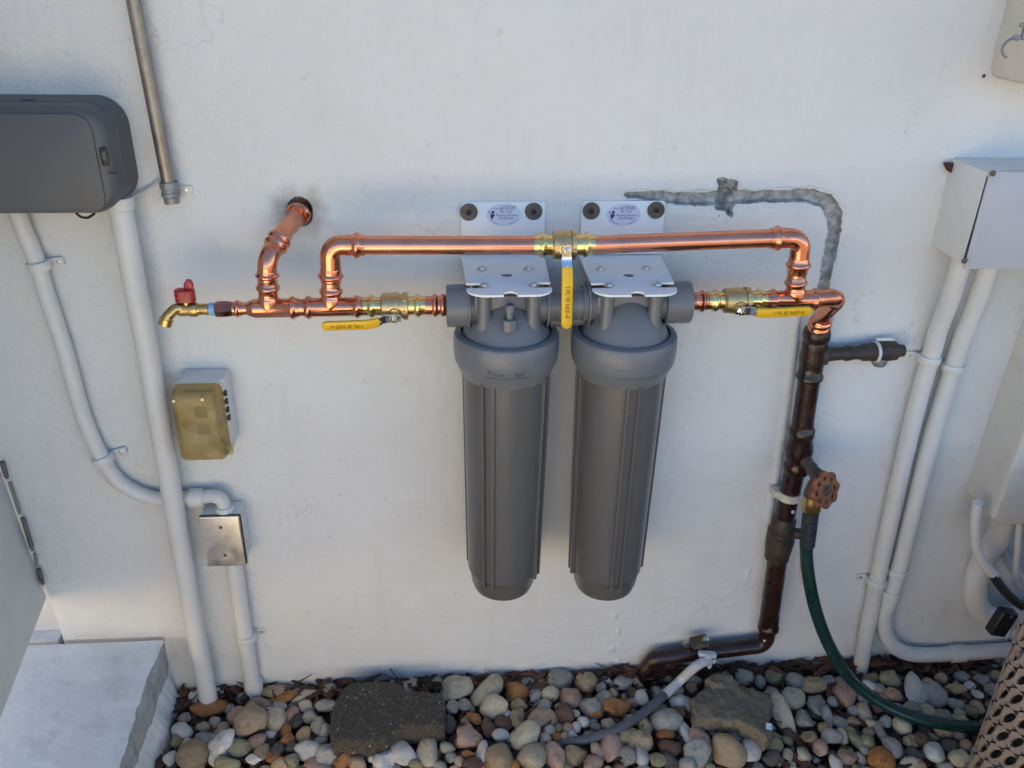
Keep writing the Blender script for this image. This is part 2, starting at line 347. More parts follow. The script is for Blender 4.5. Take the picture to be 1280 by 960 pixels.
def build(mb, name, m, parent=None, smooth=40, origin=None, recalc=True):
    me = bpy.data.meshes.new(name)
    og = root_origin(parent) if parent is not None else (V(origin) if origin is not None else V())
    me.from_pydata([tuple(v - og) for v in mb.v], [], mb.f)
    ms = m if isinstance(m, (list, tuple)) else [m]
    for x in ms: me.materials.append(MT[x] if isinstance(x, str) else x)
    if len(ms) > 1: me.polygons.foreach_set('material_index', mb.mi)
    if recalc:
        bm = bmesh.new(); bm.from_mesh(me); bmesh.ops.recalc_face_normals(bm, faces=bm.faces[:]); bm.to_mesh(me); bm.free()
    if smooth:
        me.shade_smooth(); me.set_sharp_from_angle(angle=R_(smooth))
    me.update()
    o = bpy.data.objects.new(name, me); C.objects.link(o)
    if parent is not None: o.parent = parent
    else: o.location = og; ORIGIN[o.name] = og
    return o
def tag(o, label, cat, group=None):
    o['label'] = label; o['category'] = cat
    if group: o['group'] = group
    return o
def thing(name, label, cat, loc, group=None):
    o = bpy.data.objects.new(name, None); C.objects.link(o); o.location = loc; o.empty_display_size = 0.05
    ORIGIN[o.name] = V(loc); return tag(o, label, cat, group)
def fillet(pts, rad, n=8):
    pts = [V(p) for p in pts]; out = [pts[0]]
    for i in range(1, len(pts) - 1):
        a, b, c = pts[i-1], pts[i], pts[i+1]
        r = rad[i-1] if isinstance(rad, (list, tuple)) else rad
        d1 = (a - b); d2 = (c - b); l1, l2 = d1.length, d2.length; d1.normalize(); d2.normalize()
        ang = d1.angle(d2)
        if ang > math.pi - 0.02 or r <= 0: out.append(b); continue
        t = min(r / math.tan(ang / 2), l1 * 0.48, l2 * 0.48); rr = t * math.tan(ang / 2)
        bis = (d1 + d2).normalized(); ctr = b + bis * (rr / math.sin(ang / 2))
        s = b + d1 * t - ctr; e = b + d2 * t - ctr
        tot = s.angle(e); ax = s.cross(e).normalized()
        for k in range(n + 1):
            out.append(ctr + Matrix.Rotation(tot * k / n, 3, ax) @ s)
    out.append(pts[-1]); return out
def smoothpath(pts, n=6):
    """Catmull-Rom through the points"""
    pts = [V(p) for p in pts]; P = [pts[0] * 2 - pts[1]] + pts + [pts[-1] * 2 - pts[-2]]; out = []
    for i in range(1, len(P) - 2):
        for k in range(n):
            t = k / n; a, b, c, d = P[i-1], P[i], P[i+1], P[i+2]
            out.append(0.5 * ((2*b) + (c - a)*t + (2*a - 5*b + 4*c - d)*t*t + (3*b - a - 3*c + d)*t**3))
    out.append(pts[-1]); return out
def curve_mesh(splines, extrude=0.001, bevel=0.0, res=1):
    """filled 2D outlines (the inner ones are holes) -> (verts, faces) in x, y, thickness along z"""
    cu = bpy.data.curves.new('outline', 'CURVE'); cu.dimensions = '2D'; cu.fill_mode = 'BOTH'
    cu.extrude = extrude; cu.bevel_depth = bevel; cu.bevel_resolution = res
    for s in splines:
        sp = cu.splines.new('POLY'); sp.points.add(len(s) - 1); sp.use_cyclic_u = True
        for p, (x, y) in zip(sp.points, s): p.co = (x, y, 0, 1)
    return grab(cu)
def text_mesh(txt, size, extrude=0.0002, align='CENTER', shear=0.0):
    cu = bpy.data.curves.new('lettering', 'FONT'); cu.body = txt; cu.size = size; cu.extrude = extrude
    cu.align_x = align; cu.align_y = 'CENTER'; cu.shear = shear; cu.resolution_u = 2
    return grab(cu)
def grab(cu):
    o = bpy.data.objects.new('tmp', cu); C.objects.link(o)
    dg = bpy.context.evaluated_depsgraph_get()
    me = bpy.data.meshes.new_from_object(o.evaluated_get(dg))
    vs_ = [v.co.copy() for v in me.vertices]; fs = [list(p.vertices) for p in me.polygons]
    bpy.data.objects.remove(o); bpy.data.curves.remove(cu); bpy.data.meshes.remove(me)
    return vs_, fs
def place(vf, o, ux, uy, uz):
    o, ux, uy, uz = V(o), V(ux), V(uy), V(uz)
    return [o + ux * v.x + uy * v.y + uz * v.z for v in vf[0]], vf[1]
X, Y, Z = V((1, 0, 0)), V((0, 1, 0)), V((0, 0, 1))
def circ(cx, cy, r, n=20, ry=None):
    return [(cx + r * math.cos(2*math.pi*k/n), cy + (ry or r) * math.sin(2*math.pi*k/n)) for k in range(n)]
def rrect(x0, y0, x1, y1, r, n=5):
    out = []
    for cx, cy, a0 in ((x1-r, y1-r, 0), (x0+r, y1-r, 90), (x0+r, y0+r, 180), (x1-r, y0+r, 270)):
        for k in range(n + 1):
            a = R_(a0 + 90*k/n); out.append((cx + r*math.cos(a), cy + r*math.sin(a)))
    return out

# ------------------------------------------------------------------ the ground
def grid_sheet(x0, x1, y0, y1, nx, ny, zf_):
    mb = MB()
    vs_ = [V((x0 + (x1-x0)*i/nx, y0 + (y1-y0)*j/ny, 0)) for j in range(ny+1) for i in range(nx+1)]
    for v in vs_: v.z = zf_(v.x, v.y)
    return mb.add(vs_, [[j*(nx+1)+i, j*(nx+1)+i+1, (j+1)*(nx+1)+i+1, (j+1)*(nx+1)+i] for j in range(ny) for i in range(nx)])
g = build(grid_sheet(-60, 60, -60, 40, 2, 2, lambda x, y: -0.09), 'ground', 'lawn', smooth=0); g['kind'] = 'structure'
mb = MB(); mb.box((-1.8, -1.62, -0.06), (4.4, 2.0, 0.1), bevel=0.006); g = build(mb, 'unseen_paving', 'yard', smooth=0); g['kind'] = 'structure'  # unseen paving, added to tune the light bounced onto the wall
g = build(grid_sheet(-1.6, 4.0, -0.62, 0.02, 220, 40, lambda x, y: -0.045 + 0.012 * noise.noise(V((x*9, y*9, 3)))), 'garden_bed_soil', 'soil'); g['kind'] = 'structure'

# ------------------------------------------------------------------ the house
wl0, wl1 = at(76, 790), at(0, 568)
wslope = (wl1.x - wl0.x) / (wl1.z - wl0.z)
def wall_left(z): return wl0.x + (z - wl0.z) * wslope
house = thing('house', 'white rendered house wall carrying all the pipework', 'house', (0, 0, 0))
CHASE = [(782,244,3),(800,244,6),(830,248,9),(880,249,9),(905,247,10),(935,247,9),(965,246,9),(1010,245,9.5),(1033,251,10.5),(1044,268,10.5),(1043,290,9.5),(1038,315,9),(1033,340,8.5),(1028,372,8)]
CH = [(at(a, b).x, at(a, b).z, 0.88 * c * mpp(at(a, b))) for a, b, c in CHASE]
BR = [(at(a, b).x, at(a, b).z) for a, b in ((1021, 395), (1012, 470), (995, 580), (975, 690), (953, 800))]
hole = at(375, 264.5); notch = at(910, 248)
def segdist(x, z, a, b):
    ax, az, bx, bz = a[0], a[1], b[0], b[1]
    dx, dz = bx-ax, bz-az; t = max(0, min(1, ((x-ax)*dx + (z-az)*dz) / (dx*dx + dz*dz)))
    return math.hypot(x-ax-dx*t, z-az-dz*t), t
def sm(a, b, x):
    t = max(0, min(1, (x-a)/(b-a))); return t*t*(3-2*t)
def wall_point(x, z):
    """(depth into the wall, bare cement, scorch)"""
    nz = noise.noise(V((x*2.2, z*2.2, 1.7)))*0.0022 + noise.noise(V((x*9, z*9, 5)))*0.0010
    ch = so_ = 0.0; d = 0.0
    if 0.1 < x < 0.75 and 0.35 < z < 1.35:
        best = -9
        jag = noise.noise(V((x*38, z*38, 9)))*0.0022 + noise.noise(V((x*110, z*110, 2)))*0.0014
        for i in range(len(CH)-1):
            ds, t = segdist(x, z, CH[i], CH[i+1]); w = CH[i][2]*(1-t) + CH[i+1][2]*t
            best = max(best, w - ds)
        dn = max(abs(x-notch.x+0.003)*0.70, abs(z-notch.z-0.001)*0.42) + 0.006*noise.noise(V((x*70, z*70, 31)))
        best = max(best, 0.0125 - dn)
        best += jag
        blk = noise.cell(V((x*95 + 3*noise.noise(V((x*30, z*30, 0))), z*95, 3)))       # broken, blocky edge
        best += 0.0012*blk
        fl = best + 0.0045 + 0.006*noise.noise(V((x*22, z*22, 41)))                      # flaked paint beside the cut
        k = sm(0.0, 0.0018, best)
        rough = 0.5 + 0.5*noise.noise(V((x*60, z*60, 4)))
        d = k * (0.014 + 0.004*rough)
        if dn < 0.008: d += 0.018 * sm(0.008, 0.004, dn)
        lip = math.exp(-((best + 0.004) / 0.003)**2) * 0.0007     # plaster pushed up along the cut
        d -= lip
        d = max(d, 0.0016*sm(0.0, 0.0012, fl))
        ch = sm(-0.0012, 0.0004, best)
        bb = 9
        for i in range(len(BR)-1):
            bb = min(bb, segdist(x, z, BR[i], BR[i+1])[0])
        jb = noise.noise(V((x*30, z*30, 19)))*0.004
        kb = sm(0.034, 0.022, bb + jb)
        d = max(d, kb * 0.012)
        d -= math.exp(-((bb + jb - 0.040)/0.008)**2) * 0.003
    r = math.hypot(x-hole.x, (z-hole.z)*0.9)
    if r < 0.14:
        jh = noise.noise(V((x*50, z*50, 8)))*0.004
        d = max(d, sm(0.0225, 0.0205, r + jh*0.7) * 0.014)
        ch = max(ch, 0.9*sm(0.0245, 0.0215, r + jh))
        dx, dz = x-hole.x, z-hole.z
        so_ = max(0, sm(0.070, 0.022, r + 2*jh)) * (0.55 + 0.6*sm(0.0, 0.03, abs(dx)))
    so_ = max(so_, 0.42*sm(0.09 + 0.05*noise.noise(V((x*4, 0, 6))), -0.02, z))
    for bx, bz, br in BLOBS:                                      # old plaster drips near the foot
        q = math.hypot((x-bx)*1.3, z-bz) / br
        if q < 1: d -= 0.006*(1-q*q)*(0.6 + 0.6*noise.noise(V((x*70, z*70, 0))))
    return d + nz, ch, so_
BLOBS = [(at(a, b).x, at(a, b).z, c*0.0015) for a, b, c in ((768,770,9),(772,790,7),(766,812,9),(772,828,7),(775,805,5),(655,835,10),(665,842,8),(530,610,5),(935,715,7),(905,395,5))]
def axis(lo, hi, coarse, fines):
    out = [lo]; x = lo
    while x < hi:
        s = coarse
        for a, b, f in fines:
            if a - coarse <= x <= b: s = min(s, f)
        x += s; out.append(min(x, hi))
    return out
xs = axis(-1.15, 1.35, 0.016, [(at(780,240).x, at(1062,240).x, 0.0016), (at(350,260).x, at(403,260).x, 0.0025), (at(940,800).x, at(1040,420).x, 0.005), (at(755,800).x, at(785,800).x, 0.003)])
zs = axis(-0.12, 1.62, 0.010, [(at(900,375).z, at(900,222).z, 0.0016), (at(770,840).z, at(770,765).z, 0.004)])
mb = MB(); vs_ = []; chs = []; sos = []
xm = -0.8
for z in zs:
    xl = wall_left(z)
    for x in xs:
        xx = x if x > xm else xm + (x-xm) * (xl-xm)/(xs[0]-xm)
        d, c_, s_ = wall_point(xx, z)
        vs_.append(V((xx, d, z))); chs.append(c_); sos.append(s_)
nx = len(xs)
mb.add(vs_, [[j*nx+i, j*nx+i+1, (j+1)*nx+i+1, (j+1)*nx+i] for j in range(len(zs)-1) for i in range(nx-1)])
wo_ = build(mb, 'front_wall', 'wall', house, smooth=32, recalc=False)
for nm, arr in (('chase', chs), ('soot', sos)):
    a_ = wo_.data.attributes.new(nm, 'FLOAT', 'POINT'); a_.data.foreach_set('value', arr)
mb = MB()                                                         # the wall's end at the door and its plain reaches out of view
zt = 3.0
xa, xb = wall_left(-0.12), wall_left(1.62)
mb.add([(xa, 0.001, -0.12), (xb, 0.001, 1.62), (xb, 0.16, 1.62), (xa, 0.16, -0.12)], [[0, 1, 2, 3]])
build(mb, 'wall_reveal', 'wall', house, smooth=0)
mb = MB(); mb.box((3.63, 0.101, 1.05), (4.55, 0.2, 2.5)); build(mb, 'side_wall', 'wall', house, smooth=0)
mb = MB(); mb.box((0.05, 0.105, 1.96), (2.6, 0.2, 0.68)); build(mb, 'upper_wall', 'wall', house, smooth=0)
mb = MB(); mb.box((-2.2, 0.11, 1.05), (0.4, 0.2, 2.5)); build(mb, 'unseen_far_wall', 'wall', house, smooth=0)  # unseen wall piece added to limit the sunlight
mb = MB(); mb.box((-1.6, 0.11, 2.15), (0.9, 0.2, 0.3)); build(mb, 'lintel', 'wall', house, smooth=0)
mb = MB(); mb.box((-2.3, 1.66, 1.05), (0.2, 2.9, 2.5)); build(mb, 'unseen_end_wall', 'wall', house, smooth=0)  # added out of view, keeps sun from leaking through the house
mb = MB(); mb.box((1.8, 3.2, 1.05), (8.2, 0.2, 2.5)); build(mb, 'unseen_back_wall', 'wall', house, smooth=0)  # unseen slab added to block the sun from behind
mb = MB(); mb.box((1.8, 1.49, 2.26), (8.5, 3.68, 0.10)); build(mb, 'unseen_roof', 'unseen_roof', house, smooth=0)  # unseen roof with eave, added to shade the wall and cut high sky

# doorstep and door
ps = [atz(a, b, 0.062) for a, b in ((205, 801), (200, 812), (188, 838), (180, 862), (170, 893), (158, 930), (146, 965))]
zst = at(120, 797).z
ps = [atz(a, b, zst) for a, b in ((204, 800), (199, 812), (186, 838), (178, 862), (169, 893), (158, 930), (146, 965), (120, 1040))]
pb = [atz(a, b, -0.005) for a, b in ((216, 856), (222, 872), (216, 895), (212, 915), (200, 940), (186, 968), (172, 1000), (150, 1080))]
step = thing('doorstep', 'white painted concrete doorstep with broken grey edge beside the gravel', 'step', (ps[0].x - 0.3, -0.3, 0))
def jit(p, a, s): return p + V((noise.noise(p*s), noise.noise(p*s + V((7, 0, 0))), noise.noise(p*s + V((0, 9, 0))))) * a
def resamp(pts, n):
    L = [0]
    for i in range(1, len(pts)): L.append(L[-1] + (pts[i]-pts[i-1]).length)
    out = []
    for k in range(n):
        s = L[-1]*k/(n-1); i = 0
        while i < len(pts)-2 and L[i+1] < s: i += 1
        t = (s-L[i])/max(1e-9, L[i+1]-L[i]); out.append(pts[i].lerp(pts[i+1], t))
    return out
n_ = 90
e_top = [jit(jit(p, 0.003, 30), 0.002, 120) for p in resamp(ps, n_)]
e_bot = [jit(jit(p, 0.007, 25), 0.004, 90) for p in resamp(pb, n_)]
mb = MB(); rows = []
for i in range(n_):
    t_, b_ = e_top[i], e_bot[i]
    w = (t_ - V((1.25, 0, 0)))
    row = [V((-2.2, t_.y, zst))]
    for k in range(1, 14): row.append(V((-2.2 + (t_.x+2.2)*k/14, t_.y, zst + 0.0015*noise.noise(V((k*3.1, t_.y*20, 0))))))
    row.append(V((t_.x-0.006, t_.y, zst-0.0005)))
    row.append(V((t_.x, t_.y, zst-0.005)))
    m1 = t_.lerp(b_, 0.22); m1.z = zst*0.74; m1 = jit(m1, 0.0012, 60); row.append(m1)
    m2 = t_.lerp(b_, 0.38); m2.z = zst*0.50; m2 = jit(m2, 0.0016, 35); row.append(m2)
    m3 = t_.lerp(b_, 0.55); m3.z = zst*0.36; row.append(jit(m3, 0.002, 35))
    row.append(b_); row.append(b_ + V((0.004, 0, -0.06)))
    rows.append(row)
for i in range(n_):
    for p in rows[i]: mb.v.append(p)
m_ = len(rows[0])
for i in range(n_-1):
    for k in range(m_-1):
        mb.f.append([i*m_+k, i*m_+k+1, (i+1)*m_+k+1, (i+1)*m_+k]); mb.mi.append(1 if k in (15, 16) else 0)
build(mb, 'slab', ['step', 'step_raw'], step, smooth=50)
mb = MB(); mb.box(((wl0.x-2.2)/2 - 0.02, 0.122, zst - 0.04), (wl0.x+2.2+0.02, 0.25, 0.078)); build(mb, 'threshold', 'step', step, smooth=0)

d0 = at(58, 747, 0.004); d1 = atz(-12, 930, d0.z); dl = at(0, 588, 0.004)
door = thing('door', 'cream painted door leaf swung open against the white wall', 'door', d0)
dd = (d1 - d0); dd.z = 0; dd = dd.normalized() * 0.82
up_ = (dl - d0).normalized() * 2.0
nn = dd.cross(up_).normalized()
if nn.x > 0: nn = -nn
mb = MB()
th = 0.04
q = [d0, d0 + dd, d0 + dd + up_, d0 + up_]
mb.add(q + [p + nn*th for p in q], [[0,1,2,3],[4,7,6,5],[0,4,5,1],[1,5,6,2],[2,6,7,3],[3,7,4,0]])
build(mb, 'panel', 'door', door, smooth=0)
for (a0, b0, a1, b1) in ((0, 578, 8, 598), (26, 648, 40, 688), (46, 712, 53, 730)):
    mb = MB(); p0, p1 = at(a0+3, b0, 0.012), at(a1+1, b1, 0.012)
    mb.sweep([p0, p1], 0.0034, 10); mb.box((p0+p1)/2 + V((-0.004, 0.006, 0)), (0.008, 0.004, (p1-p0).length*0.96), rot=Matrix.Rotation(math.atan2(p1.x-p0.x, p1.z-p0.z), 3, 'Y'))
    build(mb, 'hinge', 'hinge', door)
for (a0, b0, a1, b1) in ((9, 603, 24, 642), (40, 692, 45, 708)):
    mb = MB(); p0, p1 = at(a0+3, b0, 0.010), at(a1+1, b1, 0.010)
    mb.sweep([p0, p1], 0.0034, 10); build(mb, 'hinge_knuckle', 'galv_grey', door)
jb = thing('door_frame', 'white door jamb behind the open door leaf', 'door frame', (wl0.x, 0.1, 0))
mb = MB()
q = [V((wall_left(z) + dx, y, z)) for z in (zst, 2.0) for dx, y in ((-0.002, 0.03), (-0.9, 0.03), (-0.9, 0.2), (-0.002, 0.2))]
mb.add(q, [[0,1,5,4],[1,2,6,5],[2,3,7,6],[3,0,4,7],[4,5,6,7],[0,3,2,1]])
build(mb, 'jamb', 'white_box', jb, smooth=0)

# ------------------------------------------------------------------ unseen wall added behind the camera to bounce warm sunlight
fw_ = thing('bounce_wall', 'unseen cream wall added behind the viewer to bounce warm light', 'wall', (-1.9, -2.05, 0))
mb = MB(); mb.box((-1.9, -1.98, 0.33), (4.0, 0.16, 0.86)); build(mb, 'wall', 'bounce_render', fw_, smooth=0)
mb = MB(); mb.box((-1.9, -1.98, 0.79), (4.1, 0.20, 0.06)); build(mb, 'coping', 'bounce_render', fw_, smooth=0)

# ------------------------------------------------------------------ conduits, straps, boxes
def strap(parent, p, d, r, side, m='white_pvc', w=0.016, tab=0.020):
    """pipe clip: a saddle over the conduit and a tab with a screw on the wall side"""
    mb = MB(); d = d.normalized()
    mb.lathe(p - d*w/2, d, [(0, r+0.0006), (0, r+0.003), (w*0.2, r+0.0042), (w*0.8, r+0.0042), (w, r+0.003), (w, r+0.0006)], 24)
    s_ = V((side, 0, 0)); s_ = (s_ - d*s_.dot(d)).normalized()
    back = max(0.004, -p.y - 0.003)
    c = p + s_*(r + tab*0.45) + Y*(back-0.001)
    mb.box(c, (tab*1.15, 0.004, w*0.95), rot=Matrix.Rotation(math.atan2(d.x, d.z), 3, 'Y'), bevel=0.0012)
    mb.box(p + s_*(r+0.001) + Y*back*0.5, (0.004, back, w*0.9), rot=Matrix.Rotation(math.atan2(d.x, d.z), 3, 'Y'))
    o = build(mb, 'strap', m, parent)
    mb = MB(); mb.lathe(c + V((0, -0.0015, 0)) + s_*0.003, -Y, [(0, 0.0035), (0.0012, 0.0033), (0.0018, 0.002)], 12); build(mb, 'screw', 'zinc', o)
    return o
def sleeve(parent, p, d, r, L, name='coupling', m='white_pvc', k=1.18):
    mb = MB(); d = d.normalized()
    mb.lathe(p - d*L/2, d, [(0, r), (0, r*k), (L*0.08, r*k*1.02), (L*0.92, r*k*1.02), (L, r*k), (L, r)], 26)
    return build(mb, name, m, parent)

# dark grey case, top left
bx1 = at(172, 210, 0.0).x; bzt = at(90, 118, 0.0).z; bzb = at(75, 270, 0.105).z
case = thing('controller_case', 'dark grey plastic control box with rounded corners high on the wall', 'control box', ((bx1-0.3), -0.05, bzb))
W0 = bx1 - 0.42
out_ = rrect(W0, bzb, bx1, bzt, 0.045, 8)
mb = MB(); mb.prism(out_, V((0, -0.002, 0)), X, Z, -Y, 0.06, 0.004); build(mb, 'back_shell', 'grey_case', case)
out2 = rrect(W0+0.002, bzb+0.002, bx1-0.002, bzt-0.002, 0.043, 8)
mb = MB(); mb.prism(out2, V((0, -0.0635, 0)), X, Z, -Y, 0.045, 0.016, 5); cov = build(mb, 'front_cover', 'grey_case', case)
out3 = rrect(W0+0.03, bzb+0.006, bx1-0.020, bzt-0.012, 0.026, 8)
mb = MB(); mb.prism(out3, V((0, -0.108, 0)), X, Z, -Y, 0.004, 0.0025); build(mb, 'raised_panel', 'grey_case', cov)
pl = V((bx1-0.0105, -0.107, at(150, 196, 0.11).z))
mb = MB(); mb.box(pl, (0.011, 0.006, 0.028), bevel=0.002); build(mb, 'latch', 'black', cov)
mb = MB(); mb.box(pl + V((0.001, -0.0035, 0.002)), (0.006, 0.004, 0.013), bevel=0.001); build(mb, 'latch_button', 'grey_case', cov)
mb = MB(); mb.sweep([pl + V((0.008 + 0.005*math.cos(R_(a)), -0.0005, -0.022 + 0.004*math.sin(R_(a)))) for a in range(200, 350, 15)], 0.0012, 8); build(mb, 'embossed_mark', 'black', cov)
mb = MB(); mb.box(V((at(32,120,0.06).x, -0.055, bzt+0.0005)), (0.016, 0.012, 0.004), bevel=0.001); build(mb, 'lid_clip', 'grey_case', case)
# thin cable from the case to the metal pipe
pth = smoothpath([at(155, 248, 0.03), at(172, 243, 0.012), at(190, 232, 0.008), at(203, 222, 0.012)], 8)
mb = MB(); mb.sweep(pth, 0.0022, 8); tag(build(mb, 'thin_cable', 'wire_white', origin=pth[0]), 'thin white cable running from the dark grey case to the metal pipe', 'cable')
pth = smoothpath([at(95, 266, 0.06), at(101, 271, 0.05), at(110, 272, 0.05), at(118, 267, 0.055)], 6)
mb = MB(); mb.sweep(pth, 0.0022, 8); tag(build(mb, 'wire_loop', 'black', origin=pth[0]), 'small black wire loop hanging below the dark grey case', 'wire')

# metal pipe top left
p0, p1 = at(158, -45, 0.024), at(212, 236, 0.024); d = (p1-p0).normalized()
mp_ = thing('metal_conduit', 'weathered galvanised steel pipe running up the wall, ending open', 'pipe', p1)
r = 8.3*mpp(p1)
mb = MB(); mb.sweep([p0 - d*0.5, p0.lerp(p1, 0.3), p0.lerp(p1, .6), p1], r, 24); build(mb, 'pipe', 'galv', mp_)
mb = MB(); mb.lathe(p1 - d*0.012, d, [(0, r), (0, r*1.32), (0.006, r*1.36), (0.010, r*1.36), (0.011, r*1.22), (0.017, r*1.22), (0.018, r*1.34), (0.024, r*1.34), (0.026, r*1.15), (0.036, r*1.12), (0.036, r*0.8), (0.02, r*0.8)], 26, caps=False); build(mb, 'end_coupling', 'galv_grey', mp_)
mb = MB(); c = at(231, 237, 0.003); mb.box(c, (0.026, 0.003, 0.014), bevel=0.001); st_ = build(mb, 'strap', 'white_pvc', mp_)
mb = MB(); mb.lathe(c + V((0.003, -0.001, 0)), -Y, [(0, 0.003), (0.0014, 0.0025)], 10); build(mb, 'screw', 'zinc', st_)

# bent conduit on the left
pts = [at(*a) for a in ((18, 255, 0.03), (30, 288, 0.02), (44, 322, 0.018), (58, 368, 0.018), (70, 404, 0.018), (83, 445, 0.018), (100, 507, 0.018), (112, 540, 0.018), (125, 567, 0.018), (145, 598, 0.018), (172, 616, 0.018), (203, 624, 0.018), (238, 622, 0.02))]
r = 10.3*mpp(pts[8])
fc = thing('bent_conduit', 'white bent conduit curving from the grey case down to the steel plate box', 'conduit', pts[-1])
mb = MB(); mb.sweep(smoothpath(pts, 6), r*0.93, 22); build(mb, 'pipe', 'white_pvc', fc)
strap(fc, at(49, 332, 0.019), at(55, 350, .019)-at(44, 318, .019), r, 1)
strap(fc, at(129, 574, 0.019), at(139, 590, .019)-at(120, 555, .019), r, 1, tab=0.026)
sleeve(fc, at(246, 622, 0.021), X, r, 0.026)
el = smoothpath([at(252, 622, 0.022), at(262, 620, 0.026), at(271, 621, 0.03), at(278, 626, 0.032), at(281, 637, 0.034)], 6)
mb = MB(); mb.sweep(el, r*0.86, 22); mb.lathe(at(280.5, 632, 0.034), -Z, [(0, r*0.86), (0, r*1.12), (0.004, r*1.2), (0.012, r*1.2)], 22); build(mb, 'elbow', 'white_pvc', fc)

# straight conduit on the left
p0, p1 = at(148, 246, 0.047), at(262, 880, 0.044)
r = 12.0*mpp(p1)*0.92
sc_ = thing('straight_conduit', 'thick straight white conduit from the grey case into the gravel, crossing the bent one', 'conduit', p1)
mb = MB(); mb.sweep([p0, p0.lerp(p1, .25) + V((0.002, 0, 0)), p0.lerp(p1, .5), p0.lerp(p1, .75) - V((0.001, 0, 0)), p1 + (p1-p0).normalized()*0.05], r, 28); build(mb, 'pipe', 'white_pvc', sc_)
mb = MB(); mb.lathe(p0, (p1-p0), [(0, r), (0, r*1.16), (0.02, r*1.16), (0.022, r)], 28); build(mb, 'collar', 'white_pvc', sc_)

# outlet with yellowed cover
a0, a1 = at(222, 470, 0.0), at(287, 463, 0.0)
ob = thing('outlet_box', 'weatherproof outlet box with yellowed see-through cover', 'outlet box', at(262, 560, 0.0))
xl, xr_ = at(213, 480, 0.05).x + 0.003, at(281, 480, 0.05).x
zt_, zb_ = at(245, 474, 0.045).z, at(255, 566, 0.05).z
mb = MB(); mb.prism(rrect(xl+0.006, zb_+0.006, xr_, zt_, 0.008, 4), V((0, -0.001, 0)), X, Z, -Y, 0.047, 0.003); build(mb, 'box', 'white_box', ob)
mb = MB(); mb.prism(rrect(xl, zb_-0.001, xr_-0.002, zt_-0.002, 0.012, 5), V((0, -0.0485, 0)), X, Z, -Y, 0.006, 0.002); build(mb, 'gasket_flange', 'aged_box', ob)
mb = MB(); mb.prism(rrect(xl+0.02, zb_+0.02, xr_-0.02, zt_-0.018, 0.006, 4), V((0, -0.055, 0)), X, Z, -Y, 0.008, 0.002); oo = build(mb, 'receptacle', 'aged_box', ob)
for k in (-1, 1):
    mb = MB(); mb.box(V(((xl+xr_)/2, -0.0635, (zt_+zb_)/2 + k*0.018)), (0.022, 0.003, 0.022), bevel=0.002); build(mb, 'socket', 'grey_case', oo)
def shell(out_, y0, depth, bev, th):
    bm = bmesh.new(); vs_ = [bm.verts.new((x, -y0, z)) for x, z in out_]; f = bm.faces.new(vs_)
    g = bmesh.ops.extrude_face_region(bm, geom=[f]); nv = [e for e in g['geom'] if isinstance(e, bmesh.types.BMVert)]
    cx = sum(v.co.x for v in nv)/len(nv); cz = sum(v.co.z for v in nv)/len(nv)
    for v in nv: v.co += V(((cx-v.co.x)*0.07, -depth, (cz-v.co.z)*0.07))
    top = [e for e in g['geom'] if isinstance(e, bmesh.types.BMFace)]
    bmesh.ops.bevel(bm, geom=list({e for t in top for e in t.edges}), offset=bev, segments=4, affect='EDGES', profile=0.5)
    bm.faces.ensure_lookup_table()
    dl_ = [f for f in bm.faces if abs(f.calc_center_median().y + y0) < 1e-5]
    bmesh.ops.delete(bm, geom=dl_, context='FACES')
    bmesh.ops.recalc_face_normals(bm, faces=bm.faces[:])
    g = bmesh.ops.solidify(bm, geom=bm.faces[:], thickness=th)
    return MB().bm(bm)
cvr = build(shell(rrect(xl+0.001, zb_, xr_-0.004, zt_-0.003, 0.012, 5), 0.0555, 0.036, 0.011, 0.0016), 'cover', 'amber', ob)
for k in range(4):
    mb = MB(); mb.box(V((xr_-0.001, -0.052, zt_-0.026-k*0.017)), (0.006, 0.007, 0.010), bevel=0.001); build(mb, 'hinge_knuckle', 'black', ob)
mb = MB(); mb.prism(rrect(xr_-0.012, zb_+0.008, xr_+0.004, zb_+0.026, 0.004), V((0, -0.070, 0)), X, Z, -Y, 0.004, 0.001); build(mb, 'latch', 'amber', cvr)
for sx_, sz_ in ((0.012, -0.02), (0.062, -0.018)):
    mb = MB(); mb.lathe(V((xl+sx_, -0.092, zt_+sz_)), -Y, [(0, 0.003), (0.0012, 0.0028)], 10); build(mb, 'screw', 'zinc', cvr)

# switch box with steel plate
sb = thing('switch_box', 'small white box with stainless steel blank plate under the bent conduit', 'switch box', at(290, 700, 0.0))
xl, xr_ = at(254, 676, 0.055).x, at(304, 676, 0.055).x
zt_, zb_ = at(273, 645, 0.055).z, at(286, 706, 0.055).z
mb = MB(); mb.prism(rrect(xl+0.001, zb_+0.001, xr_-0.001, zt_-0.0005, 0.004, 3), V((0, -0.001, 0)), X, Z, -Y, 0.049, 0.001); build(mb, 'box', 'white_box', sb)
mb = MB(); mb.prism(rrect(xl-0.0015, zb_-0.001, xr_+0.0015, zt_+0.0005, 0.004, 3), V((0, -0.0505, 0)), X, Z, -Y, 0.003, 0.0); build(mb, 'gasket', 'rubber', sb)
mb = MB(); mb.prism(rrect(xl-0.001, zb_-0.002, xr_-0.001, zt_-0.001, 0.003, 3), V((0, -0.0540, 0)), X, Z, -Y, 0.003, 0.0022, 3); pl_ = build(mb, 'cover_plate', 'steel', sb)
for k in (-1, 1):
    mb = MB(); mb.lathe(V(((xl+xr_)/2, -0.0568, (zt_+zb_)/2 + k*0.034)), -Y, [(0, 0.0038), (0.001, 0.0036), (0.0018, 0.0022)], 12); build(mb, 'screw', 'washer', pl_)
